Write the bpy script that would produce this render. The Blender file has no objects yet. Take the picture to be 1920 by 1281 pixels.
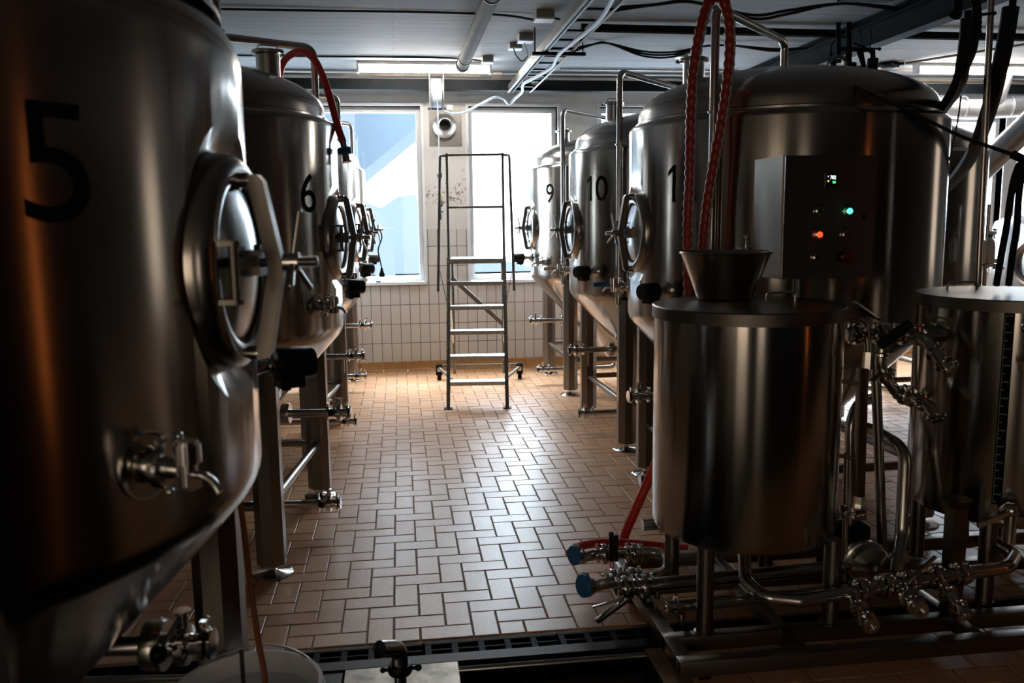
import bpy, bmesh, math, random
from mathutils import Vector, Matrix
from math import sin, cos, pi, radians as R, atan2, sqrt
random.seed(4)
S = bpy.context.scene
COL = S.collection

# ------------------------------------------------------------------ camera
H = 1.55
PITCH = math.atan(228 / 1600.0); YAW = R(7.4); ROLL = 0.012; FPX = 1600.0
fwd = Vector((sin(YAW) * cos(PITCH), cos(YAW) * cos(PITCH), -sin(PITCH)))
rt = Vector((cos(YAW), -sin(YAW), 0)); up = rt.cross(fwd)
r2 = cos(ROLL) * rt - sin(ROLL) * up
u2 = sin(ROLL) * rt + cos(ROLL) * up
cd = bpy.data.cameras.new('camera'); cam = bpy.data.objects.new('camera', cd); COL.objects.link(cam)
cd.sensor_width = 36.0; cd.lens = FPX / 1920 * 36.0; cd.clip_start = 0.05; cd.clip_end = 400
m = Matrix((r2, u2, -fwd)).transposed().to_4x4(); m.translation = Vector((0, 0, H))
cam.matrix_world = m
cd.dof.use_dof = True; cd.dof.focus_distance = 5.4; cd.dof.aperture_fstop = 4.5
S.camera = cam

def at(x, y, Y):
    """world point at depth Y along the sight line through photo pixel (x, y)"""
    d = fwd + r2 * ((x - 960) / FPX) - u2 * ((y - 640.5) / FPX)
    return Vector((0, 0, H)) + d * (Y / d.y)
def atz(x, y, z):
    d = fwd + r2 * ((x - 960) / FPX) - u2 * ((y - 640.5) / FPX)
    return Vector((0, 0, H)) + d * ((z - H) / d.z)

# ------------------------------------------------------------------ world and light
w = bpy.data.worlds.new('overcast'); S.world = w; w.use_nodes = True
nt = w.node_tree; nt.nodes.clear()
out = nt.nodes.new('ShaderNodeOutputWorld'); bg = nt.nodes.new('ShaderNodeBackground')
tc = nt.nodes.new('ShaderNodeTexCoord'); sp = nt.nodes.new('ShaderNodeSeparateXYZ')
rp = nt.nodes.new('ShaderNodeValToRGB')
nt.links.new(tc.outputs['Generated'], sp.inputs[0]); nt.links.new(sp.outputs['Z'], rp.inputs[0])
rp.color_ramp.elements[0].position = 0.0; rp.color_ramp.elements[0].color = (0.30, 0.35, 0.40, 1)
rp.color_ramp.elements[1].position = 0.03; rp.color_ramp.elements[1].color = (0.60, 0.68, 0.74, 1)
e3 = rp.color_ramp.elements.new(0.8); e3.color = (1.5, 1.62, 1.75, 1)
nt.links.new(rp.outputs[0], bg.inputs[0]); bg.inputs[1].default_value = 9.0
nt.links.new(bg.outputs[0], out.inputs[0])

S.view_settings.view_transform = 'Standard'; S.view_settings.look = 'None'
S.view_settings.exposure = 1.5; S.view_settings.gamma = 1.0

def portal(loc, rot, sx, sy):
    ld = bpy.data.lights.new('window_portal', 'AREA'); ld.shape = 'RECTANGLE'; ld.size = sx; ld.size_y = sy
    ld.cycles.is_portal = True
    o = bpy.data.objects.new('window_portal', ld); o.location = loc; o.rotation_euler = rot; COL.objects.link(o)

# ------------------------------------------------------------------ materials
def nodes(m):
    m.use_nodes = True; t = m.node_tree; b = t.nodes['Principled BSDF']
    return t, b
def mat(name, col, rough=0.5, metal=0.0, **k):
    m = bpy.data.materials.new(name); t, b = nodes(m)
    b.inputs['Base Color'].default_value = (*col, 1); b.inputs['Roughness'].default_value = rough
    b.inputs['Metallic'].default_value = metal
    if metal == 0 and sum(col) < .2: b.inputs['Specular IOR Level'].default_value = k.get('spec', .25)
    if 'spec' in k: b.inputs['Specular IOR Level'].default_value = k['spec']
    if 'coat' in k: b.inputs['Coat Weight'].default_value = k['coat']; b.inputs['Coat Roughness'].default_value = .15
    if 'emit' in k:
        b.inputs['Emission Color'].default_value = (*k['emit'], 1); b.inputs['Emission Strength'].default_value = k.get('es', 1)
    if 'trans' in k: b.inputs['Transmission Weight'].default_value = k['trans']
    if k.get('noise'):
        tcn = t.nodes.new('ShaderNodeTexCoord'); n = t.nodes.new('ShaderNodeTexNoise')
        n.inputs['Scale'].default_value = k.get('nscale', 8); n.inputs['Detail'].default_value = 8; n.inputs['Roughness'].default_value = .65
        t.links.new(tcn.outputs['Object'], n.inputs['Vector'])
        mx = t.nodes.new('ShaderNodeMix'); mx.data_type = 'RGBA'
        c2 = k['noise']; mx.inputs[6].default_value = (*col, 1); mx.inputs[7].default_value = (*c2, 1)
        rm = t.nodes.new('ShaderNodeMapRange'); rm.inputs[1].default_value = k.get('lo', .4); rm.inputs[2].default_value = k.get('hi', .7)
        t.links.new(n.outputs['Fac'], rm.inputs[0]); t.links.new(rm.outputs[0], mx.inputs[0]); t.links.new(mx.outputs[2], b.inputs['Base Color'])
    return m
def steel(name, col=(.56, .545, .525), rough=.28, streak=0.08, aniso=0.5, zs=(60, 60, 1.5)):
    """brushed stainless steel: fine grain streaks in roughness"""
    m = bpy.data.materials.new(name); t, b = nodes(m)
    b.inputs['Base Color'].default_value = (*col, 1); b.inputs['Metallic'].default_value = 1
    tcn = t.nodes.new('ShaderNodeTexCoord'); mp = t.nodes.new('ShaderNodeMapping'); n = t.nodes.new('ShaderNodeTexNoise')
    mp.inputs['Scale'].default_value = zs
    n.inputs['Scale'].default_value = 1.0; n.inputs['Detail'].default_value = 4
    t.links.new(tcn.outputs['Object'], mp.inputs[0]); t.links.new(mp.outputs[0], n.inputs['Vector'])
    r = t.nodes.new('ShaderNodeMapRange'); r.inputs[3].default_value = rough - streak; r.inputs[4].default_value = rough + streak
    t.links.new(n.outputs['Fac'], r.inputs[0]); t.links.new(r.outputs[0], b.inputs['Roughness'])
    n2 = t.nodes.new('ShaderNodeTexNoise'); n2.inputs['Scale'].default_value = 5; n2.inputs['Detail'].default_value = 6
    t.links.new(tcn.outputs['Object'], n2.inputs['Vector'])
    mx = t.nodes.new('ShaderNodeMix'); mx.data_type = 'RGBA'
    mx.inputs[6].default_value = (*[c * .86 for c in col], 1); mx.inputs[7].default_value = (*[min(1, c * 1.08) for c in col], 1)
    t.links.new(n2.outputs['Fac'], mx.inputs[0]); t.links.new(mx.outputs[2], b.inputs['Base Color'])
    if aniso:
        tg = t.nodes.new('ShaderNodeTangent'); tg.direction_type = 'RADIAL'; tg.axis = 'Z'
        b.inputs['Anisotropic'].default_value = aniso; b.inputs['Anisotropic Rotation'].default_value = 0.25
        t.links.new(tg.outputs[0], b.inputs['Tangent'])
    return m
M = {}
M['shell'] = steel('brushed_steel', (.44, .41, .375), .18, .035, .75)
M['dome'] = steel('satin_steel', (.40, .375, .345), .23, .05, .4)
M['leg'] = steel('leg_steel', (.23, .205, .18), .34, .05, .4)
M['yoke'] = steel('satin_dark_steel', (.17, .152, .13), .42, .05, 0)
M['galv'] = mat('galvanised_steel', (.27, .25, .225), .5, .85, noise=(.20, .18, .155), nscale=20)
M['pipe'] = steel('pipe_steel', (.58, .56, .53), .22, .05, 0)
M['polish'] = steel('polished_steel', (.68, .67, .65), .13, .04, 0)
M['disc'] = steel('door_steel', (.60, .62, .64), .22, .05, 0)
M['plate'] = mat('mottled_plate_steel', (.36, .32, .27), .48, 1, noise=(.15, .135, .115), nscale=6, lo=.4, hi=.6)
M['darksteel'] = steel('dark_steel', (.024, .020, .017), .5, .08, 0)
M['alu'] = mat('aluminium', (.66, .65, .62), .42, 1, noise=(.45, .42, .36), nscale=30)
M['ladder'] = mat('worn_ladder_tube', (.20, .19, .165), .5, .8, noise=(.5, .45, .33), nscale=60, lo=.54, hi=.64)
M['black'] = mat('black_plastic', (.012, .012, .013), .38)
M['rubber'] = mat('black_rubber', (.012, .012, .013), .6, spec=.15)
M['num'] = mat('black_vinyl', (.006, .006, .007), .7, spec=.05)
M['iron'] = mat('black_cast_iron', (.006, .007, .008), .55, spec=.04)
M['red'] = mat('red_rubber_hose', (.72, .035, .018), .45, noise=(.80, .09, .05), nscale=40, lo=.45, hi=.8)
M['redrib'] = mat('red_ribbed_hose', (.34, .035, .022), .38)
M['redtext'] = mat('grey_hose_stripe', (.32, .33, .36), .6)
M['blue'] = mat('blue_plastic', (.012, .14, .34), .45)
M['cream'] = mat('cream_plastic', (.55, .46, .34), .5)
M['brownhose'] = mat('orange_brown_hose', (.34, .10, .03), .45)
M['bucketw'] = mat('white_bucket_plastic', (.85, .85, .85), .45)
M['foam'] = mat('bucket_liquid', (.75, .83, .92), .35)
M['grout'] = mat('floor_grout', (.33, .22, .13), .8, noise=(.14, .09, .055), nscale=9)
M['darkfloor'] = mat('dark_wet_concrete', (.018, .016, .015), .32, noise=(.035, .03, .026), nscale=6)
M['plaster'] = mat('white_plaster', (.66, .65, .63), .85, noise=(.56, .545, .52), nscale=5)
M['frame'] = mat('white_window_frame', (.72, .73, .74), .5)
M['beam'] = mat('dark_painted_steel', (.008, .010, .012), .7, noise=(.014, .015, .016), nscale=14, spec=.1)
M['pvc'] = mat('grey_drain_pipe', (.15, .125, .10), .7, spec=.12, noise=(.10, .08, .06), nscale=9)
M['greybox'] = mat('grey_junction_box', (.30, .29, .26), .6)
M['cable'] = mat('black_cable', (.015, .015, .017), .5)
M['wcable'] = mat('white_cable', (.36, .42, .49), .45)
M['ochre'] = mat('ochre_cove_tile', (.40, .20, .065), .45, noise=(.33, .16, .05), nscale=5)
M['brass'] = mat('brass', (.65, .42, .14), .35, 1)
M['yellow'] = mat('yellow_plastic', (.75, .45, .03), .45)
M['tube_lit'] = mat('lit_fluorescent_tube', (.9, .9, .9), .4, emit=(1, .93, .84), es=24)
M['green_on'] = mat('green_lamp_lit', (.02, .3, .15), .3, emit=(.05, 1, .42), es=1.7)
M['green_off'] = mat('green_lamp_off', (.0, .05, .035), .3)
M['red_on'] = mat('red_lamp_lit', (.5, .03, .01), .3, emit=(1, .035, .008), es=1.5)
M['red_core'] = mat('red_lamp_core', (.5, .03, .01), .3, emit=(1, .28, .05), es=2.2)
M['red_off'] = mat('red_lamp_off', (.10, .006, .006), .35)
M['digit'] = mat('display_digits', (.3, .4, .5), .3, emit=(.72, .88, 1), es=1.0)
M['ductm'] = mat('galvanised_duct', (.58, .60, .62), .42, .85, noise=(.48, .50, .53), nscale=12)
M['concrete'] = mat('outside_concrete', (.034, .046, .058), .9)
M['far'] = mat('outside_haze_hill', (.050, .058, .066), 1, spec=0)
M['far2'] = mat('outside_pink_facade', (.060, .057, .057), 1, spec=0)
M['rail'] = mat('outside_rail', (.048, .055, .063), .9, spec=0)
M['rear'] = mat('rear_wall_dark', (.05, .045, .04), .8)
M['lit_warm'] = mat('lit_window_pane', (.5, .45, .4), .5, emit=(1, .80, .60), es=.80)
M['lit_warm2'] = mat('lit_window_pane_dim', (.5, .45, .4), .5, emit=(1, .82, .64), es=.40)
M['lit_orange'] = mat('lit_orange_lamp', (.5, .25, .1), .5, emit=(1, .25, .05), es=1.3)

# window pane: clear with a faint reflection
g = bpy.data.materials.new('window_glass'); g.use_nodes = True; t = g.node_tree; t.nodes.clear()
o_ = t.nodes.new('ShaderNodeOutputMaterial'); mxs = t.nodes.new('ShaderNodeMixShader'); tr = t.nodes.new('ShaderNodeBsdfTransparent'); gl = t.nodes.new('ShaderNodeBsdfGlossy')
tr.inputs[0].default_value = (.93, .97, 1, 1); gl.inputs['Roughness'].default_value = .03; mxs.inputs[0].default_value = .05
t.links.new(tr.outputs[0], mxs.inputs[1]); t.links.new(gl.outputs[0], mxs.inputs[2]); t.links.new(mxs.outputs[0], o_.inputs[0])
M['glass'] = g

# wall tiles (10 x 20 cm, thin dark grout)
m = bpy.data.materials.new('white_wall_tiles'); t, b = nodes(m); M['wtile'] = m
tcn = t.nodes.new('ShaderNodeTexCoord'); mp = t.nodes.new('ShaderNodeMapping')
mp.inputs['Rotation'].default_value = (R(90), 0, 0)
sx = t.nodes.new('ShaderNodeSeparateXYZ'); cx = t.nodes.new('ShaderNodeCombineXYZ')
t.links.new(tcn.outputs['Object'], sx.inputs[0])
ax = t.nodes.new('ShaderNodeMath'); ax.operation = 'ADD'; ax.inputs[1].default_value = 10.0 + .008
az = t.nodes.new('ShaderNodeMath'); az.operation = 'ADD'; az.inputs[1].default_value = 10.0 - .09
t.links.new(sx.outputs['X'], ax.inputs[0]); t.links.new(sx.outputs['Z'], az.inputs[0])
t.links.new(ax.outputs[0], cx.inputs['X']); t.links.new(az.outputs[0], cx.inputs['Y'])
br = t.nodes.new('ShaderNodeTexBrick'); br.offset = 0; br.squash = 1
br.inputs['Scale'].default_value = 1; br.inputs['Brick Width'].default_value = .1; br.inputs['Row Height'].default_value = .2
br.inputs['Mortar Size'].default_value = .0035; br.inputs['Mortar Smooth'].default_value = .2
br.inputs['Color1'].default_value = (.60, .575, .55, 1); br.inputs['Color2'].default_value = (.55, .53, .51, 1); br.inputs['Mortar'].default_value = (.10, .095, .08, 1)
t.links.new(cx.outputs[0], br.inputs['Vector']); t.links.new(br.outputs['Color'], b.inputs['Base Color'])
b.inputs['Roughness'].default_value = .35
bp = t.nodes.new('ShaderNodeBump'); bp.inputs['Strength'].default_value = .4; bp.inputs['Distance'].default_value = .003; bp.invert = True
t.links.new(br.outputs['Fac'], bp.inputs['Height']); t.links.new(bp.outputs[0], b.inputs['Normal'])

# stained plaster of the pier
m = bpy.data.materials.new('stained_plaster'); t, b = nodes(m); M['stain'] = m; b.inputs['Roughness'].default_value = .85
tcn = t.nodes.new('ShaderNodeTexCoord'); n = t.nodes.new('ShaderNodeTexNoise'); n.inputs['Scale'].default_value = 26; n.inputs['Detail'].default_value = 10; n.inputs['Roughness'].default_value = .75
sx = t.nodes.new('ShaderNodeSeparateXYZ'); t.links.new(tcn.outputs['Object'], sx.inputs[0]); t.links.new(tcn.outputs['Object'], n.inputs['Vector'])
fz = t.nodes.new('ShaderNodeMapRange'); fz.inputs[1].default_value = 2.25; fz.inputs[2].default_value = 1.72; fz.inputs[3].default_value = 0; fz.inputs[4].default_value = .17
fz2 = t.nodes.new('ShaderNodeMath'); fz2.operation = 'GREATER_THAN'; fz2.inputs[1].default_value = 1.715
fm = t.nodes.new('ShaderNodeMath'); fm.operation = 'MULTIPLY'
t.links.new(sx.outputs['Z'], fz.inputs[0]); t.links.new(sx.outputs['Z'], fz2.inputs[0]); t.links.new(fz.outputs[0], fm.inputs[0]); t.links.new(fz2.outputs[0], fm.inputs[1])
ad = t.nodes.new('ShaderNodeMath'); ad.operation = 'ADD'; t.links.new(n.outputs['Fac'], ad.inputs[0]); t.links.new(fm.outputs[0], ad.inputs[1])
th = t.nodes.new('ShaderNodeMapRange'); th.inputs[1].default_value = .66; th.inputs[2].default_value = .74
t.links.new(ad.outputs[0], th.inputs[0])
mx = t.nodes.new('ShaderNodeMix'); mx.data_type = 'RGBA'; mx.inputs[6].default_value = (.64, .62, .60, 1); mx.inputs[7].default_value = (.17, .12, .075, 1)
t.links.new(th.outputs[0], mx.inputs[0]); t.links.new(mx.outputs[2], b.inputs['Base Color'])

# board-marked white painted ceiling
m = bpy.data.materials.new('board_marked_ceiling'); t, b = nodes(m); M['ceil'] = m; b.inputs['Roughness'].default_value = .8
tcn = t.nodes.new('ShaderNodeTexCoord'); mp = t.nodes.new('ShaderNodeMapping'); mp.inputs['Scale'].default_value = (.35, 9, 1)
n = t.nodes.new('ShaderNodeTexNoise'); n.inputs['Scale'].default_value = 3; n.inputs['Detail'].default_value = 7; n.inputs['Roughness'].default_value = .7
t.links.new(tcn.outputs['Object'], mp.inputs[0]); t.links.new(mp.outputs[0], n.inputs['Vector'])
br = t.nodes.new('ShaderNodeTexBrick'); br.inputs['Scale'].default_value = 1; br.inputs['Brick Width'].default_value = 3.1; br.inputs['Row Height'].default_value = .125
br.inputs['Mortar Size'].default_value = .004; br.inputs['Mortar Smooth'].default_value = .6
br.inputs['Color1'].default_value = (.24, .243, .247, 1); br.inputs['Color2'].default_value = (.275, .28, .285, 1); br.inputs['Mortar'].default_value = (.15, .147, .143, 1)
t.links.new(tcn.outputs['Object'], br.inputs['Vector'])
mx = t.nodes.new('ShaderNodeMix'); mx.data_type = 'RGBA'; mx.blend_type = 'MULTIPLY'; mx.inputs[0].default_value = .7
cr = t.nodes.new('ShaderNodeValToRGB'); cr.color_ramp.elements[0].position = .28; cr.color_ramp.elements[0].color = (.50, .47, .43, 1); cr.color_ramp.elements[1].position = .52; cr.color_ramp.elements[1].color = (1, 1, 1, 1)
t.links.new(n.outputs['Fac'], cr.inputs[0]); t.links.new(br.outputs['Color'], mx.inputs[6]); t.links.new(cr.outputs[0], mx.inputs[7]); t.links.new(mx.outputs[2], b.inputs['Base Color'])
bp = t.nodes.new('ShaderNodeBump'); bp.inputs['Strength'].default_value = .5; bp.inputs['Distance'].default_value = .006; t.links.new(n.outputs['Fac'], bp.inputs['Height']); t.links.new(bp.outputs[0], b.inputs['Normal'])

# floor tile material: one tone per tile from a mesh attribute, specks and wear
m = bpy.data.materials.new('terracotta_floor_tiles'); t, b = nodes(m); M['ftile'] = m
at_ = t.nodes.new('ShaderNodeAttribute'); at_.attribute_name = 'tone'
mx = t.nodes.new('ShaderNodeMix'); mx.data_type = 'RGBA'; mx.inputs[6].default_value = (.64, .335, .165, 1); mx.inputs[7].default_value = (.71, .415, .235, 1)
t.links.new(at_.outputs['Fac'], mx.inputs[0])
tcn = t.nodes.new('ShaderNodeTexCoord'); n = t.nodes.new('ShaderNodeTexNoise'); n.inputs['Scale'].default_value = 70; n.inputs['Detail'].default_value = 8
n3 = t.nodes.new('ShaderNodeTexNoise'); n3.inputs['Scale'].default_value = 2.2; n3.inputs['Detail'].default_value = 9; n3.inputs['Roughness'].default_value = .7
t.links.new(tcn.outputs['Object'], n.inputs['Vector']); t.links.new(tcn.outputs['Object'], n3.inputs['Vector'])
cr = t.nodes.new('ShaderNodeValToRGB'); cr.color_ramp.elements[0].position = .3; cr.color_ramp.elements[0].color = (.6, .55, .5, 1); cr.color_ramp.elements[1].position = .5; cr.color_ramp.elements[1].color = (1, 1, 1, 1)
t.links.new(n.outputs['Fac'], cr.inputs[0])
mx2 = t.nodes.new('ShaderNodeMix'); mx2.data_type = 'RGBA'; mx2.blend_type = 'MULTIPLY'; mx2.inputs[0].default_value = .45
t.links.new(mx.outputs[2], mx2.inputs[6]); t.links.new(cr.outputs[0], mx2.inputs[7])
t.links.new(mx2.outputs[2], b.inputs['Base Color'])
rr = t.nodes.new('ShaderNodeMapRange'); rr.inputs[3].default_value = .26; rr.inputs[4].default_value = .46; t.links.new(n3.outputs['Fac'], rr.inputs[0]); t.links.new(rr.outputs[0], b.inputs['Roughness'])
bp = t.nodes.new('ShaderNodeBump'); bp.inputs['Strength'].default_value = .25; bp.inputs['Distance'].default_value = .002; t.links.new(n.outputs['Fac'], bp.inputs['Height']); t.links.new(bp.outputs[0], b.inputs['Normal'])

# ------------------------------------------------------------------ mesh helpers
def frame(d):
    d = d.normalized(); a = Vector((0, 0, 1)) if abs(d.z) < .95 else Vector((1, 0, 0))
    x = a.cross(d).normalized(); return x, d.cross(x).normalized(), d
class MB:
    def __init__(s): s.bm = bmesh.new()
    def ring(s, c, x, y, r, n, ph=0):
        return [s.bm.verts.new(c + (x * cos(2 * pi * i / n + ph) + y * sin(2 * pi * i / n + ph)) * r) for i in range(n)]
    def skin(s, a, b_):
        n = len(a)
        for i in range(n):
            try: s.bm.faces.new((a[i], a[(i + 1) % n], b_[(i + 1) % n], b_[i]))
            except ValueError: pass
    def box(s, lo, hi, mtx=None):
        lo = Vector(lo); hi = Vector(hi); v = []
        for z in (lo.z, hi.z):
            for (x, y) in ((lo.x, lo.y), (hi.x, lo.y), (hi.x, hi.y), (lo.x, hi.y)):
                p = Vector((x, y, z)); v.append(s.bm.verts.new(mtx @ p if mtx else p))
        for f in ((3, 2, 1, 0), (4, 5, 6, 7), (0, 1, 5, 4), (1, 2, 6, 5), (2, 3, 7, 6), (3, 0, 4, 7)):
            s.bm.faces.new([v[i] for i in f])
        return s
    def bar(s, p0, p1, wx, wy, upv=(0, 0, 1)):
        """rectangular bar between two points; wx across, wy along up"""
        p0 = Vector(p0); p1 = Vector(p1); d = (p1 - p0); L = d.length; d.normalize(); u = Vector(upv)
        x = d.cross(u)
        if x.length < 1e-4: x = d.cross(Vector((1, 0, 0)))
        x.normalize(); u = x.cross(d).normalized()
        mt = Matrix((x, d, u)).transposed().to_4x4(); mt.translation = p0
        s.box((-wx / 2, 0, -wy / 2), (wx / 2, L, wy / 2), mt); return s
    def cyl(s, p0, p1, r, r1=None, n=20, cap=True, ph=0):
        p0 = Vector(p0); p1 = Vector(p1); x, y, d = frame(p1 - p0); r1 = r if r1 is None else r1
        a = s.ring(p0, x, y, r, n, ph); b_ = s.ring(p1, x, y, r1, n, ph); s.skin(a, b_)
        if cap: s.bm.faces.new(a[::-1]); s.bm.faces.new(b_)
        return s
    def lathe(s, prof, o=(0, 0, 0), d=(0, 0, 1), n=32, closed=False):
        """profile of (radius, height along d)"""
        o = Vector(o); x, y, d = frame(Vector(d)); last = None; first = None
        for (r, h) in prof:
            c = o + d * h
            cur = [s.bm.verts.new(c)] if r < 1e-6 else s.ring(c, x, y, r, n)
            if last is not None:
                if len(last) == 1 and len(cur) > 1:
                    for i in range(n): s.bm.faces.new((last[0], cur[(i + 1) % n], cur[i])[::-1])
                elif len(cur) == 1 and len(last) > 1:
                    for i in range(n): s.bm.faces.new((last[i], last[(i + 1) % n], cur[0]))
                elif len(cur) > 1: s.skin(last, cur)
            else: first = cur
            last = cur
        if closed: s.skin(last, first)
        return s
    def tube(s, pts, r, n=12, fil=0.0, cap=True, rf=None):
        P = [Vector(p) for p in pts]
        if fil > 0 and len(P) > 2:
            Q = [P[0]]
            for i in range(1, len(P) - 1):
                a = (P[i - 1] - P[i]); b_ = (P[i + 1] - P[i]); la, lb = a.length, b_.length; a.normalize(); b_.normalize()
                ang = a.angle(b_)
                if ang > pi - .05: Q.append(P[i]); continue
                tt = min(fil / math.tan(ang / 2), la * .49, lb * .49)
                p0 = P[i] + a * tt; p2 = P[i] + b_ * tt
                k = 8
                rr_ = tt * math.tan(ang / 2); cen = P[i] + (a + b_).normalized() * (rr_ / sin(ang / 2))
                v0 = p0 - cen; v2 = p2 - cen; sw = v0.angle(v2); ax_ = v0.cross(v2)
                if ax_.length < 1e-9: Q.append(P[i]); continue
                for j in range(k + 1): Q.append(cen + Matrix.Rotation(sw * j / k, 3, ax_.normalized()) @ v0)
            Q.append(P[-1]); P = Q
        rings = []; x = None
        for i, p in enumerate(P):
            if i == 0: d = P[1] - P[0]
            elif i == len(P) - 1: d = P[-1] - P[-2]
            else: d = (P[i + 1] - P[i]).normalized() + (P[i] - P[i - 1]).normalized()
            if d.length < 1e-9: d = P[i] - P[i - 1]
            d.normalize()
            if x is None: x, y, _ = frame(d)
            else:
                x = (x - d * x.dot(d)).normalized(); y = d.cross(x)
            rad = rf(i) if rf else r
            rings.append(s.ring(p, x, y, rad, n))
            if i: s.skin(rings[-2], rings[-1])
        if cap: s.bm.faces.new(rings[0][::-1]); s.bm.faces.new(rings[-1])
        return s
    def ball(s, c, r, n=14, sc=(1, 1, 1)):
        mt = Matrix.Translation(Vector(c)) @ Matrix.Diagonal((*sc, 1))
        bmesh.ops.create_uvsphere(s.bm, u_segments=n, v_segments=max(6, n // 2), radius=r, matrix=mt); return s
    def torus(s, c, d, Rr, r, n=36, k=8, a0=0, a1=2 * pi):
        x, y, dd = frame(Vector(d)); c = Vector(c); full = abs(a1 - a0 - 2 * pi) < 1e-6; rings = []
        cnt = n if full else n + 1
        for i in range(cnt):
            a = a0 + (a1 - a0) * i / n; u = x * cos(a) + y * sin(a)
            rings.append([s.bm.verts.new(c + u * (Rr + r * cos(2 * pi * j / k)) + dd * (r * sin(2 * pi * j / k))) for j in range(k)])
        for i in range(cnt - (0 if full else 1)): s.skin(rings[i], rings[(i + 1) % cnt])
        if not full: s.bm.faces.new(rings[0]); s.bm.faces.new(rings[-1][::-1])
        return s
    def poly(s, pts, d, th):
        """extrude a closed outline along d"""
        d = Vector(d) * th; a = [s.bm.verts.new(Vector(p)) for p in pts]; b_ = [s.bm.verts.new(Vector(p) + d) for p in pts]
        s.bm.faces.new(a[::-1]); s.bm.faces.new(b_); s.skin(a, b_); return s
    def mesh(s, name, m, ang=35, bevel=0):
        bm = s.bm
        if bevel:
            es = [e for e in bm.edges if len(e.link_faces) == 2 and e.calc_face_angle(0) > R(50)]
            bmesh.ops.bevel(bm, geom=es, offset=bevel, segments=2, affect='EDGES', profile=.6)
        bmesh.ops.recalc_face_normals(bm, faces=bm.faces)
        me = bpy.data.meshes.new(name); bm.to_mesh(me); bm.free()
        me.materials.append(M[m] if isinstance(m, str) else m)
        for p in me.polygons: p.use_smooth = True
        me.set_sharp_from_angle(angle=R(ang)); return me
    def obj(s, name, m, parent=None, ang=35, bevel=0, **k):
        o = bpy.data.objects.new(name, s.mesh(name, m, ang, bevel)); COL.objects.link(o)
        if parent is not None: o.parent = parent
        tag(o, **k); return o
def tag(o, label=None, cat=None, group=None, kind=None):
    if label: o['label'] = label
    if cat: o['category'] = cat
    if group: o['group'] = group
    if kind: o['kind'] = kind
    return o
def thing(name, label, cat, loc=(0, 0, 0), rz=0, group=None):
    o = bpy.data.objects.new(name, None); COL.objects.link(o); o.location = loc; o.rotation_euler = (0, 0, rz)
    o.empty_display_size = .1
    return tag(o, label, cat, group)
def inst(name, me, parent, loc=None, rz=0):
    o = bpy.data.objects.new(name, me); COL.objects.link(o); o.parent = parent
    if loc is not None: o.location = loc
    if rz: o.rotation_euler = (0, 0, rz)
    return o
def copy_tree(o, parent=None):
    c = o.copy(); COL.objects.link(c); c.parent = parent
    for ch in [x for x in list(bpy.data.objects) if x.parent == o]: copy_tree(ch, c)
    return c
def smooth_path(pts, k=8):
    """Catmull-Rom through points"""
    P = [Vector(p) for p in pts]; P = [P[0] * 2 - P[1]] + P + [P[-1] * 2 - P[-2]]; Q = []
    for i in range(1, len(P) - 2):
        a, b_, c, d = P[i - 1:i + 3]
        for j in range(k):
            u = j / k
            Q.append(.5 * ((2 * b_) + (c - a) * u + (2 * a - 5 * b_ + 4 * c - d) * u * u + (3 * b_ - a - 3 * c + d) * u ** 3))
    Q.append(P[-2]); return Q

# ------------------------------------------------------------------ room shell
PX0 = -.24; PX1 = .84
WY = 8.9; CZ = 2.97; XL = -3.2; XR = 8.6; YB = -3.6
TZ = 0.0
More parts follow.
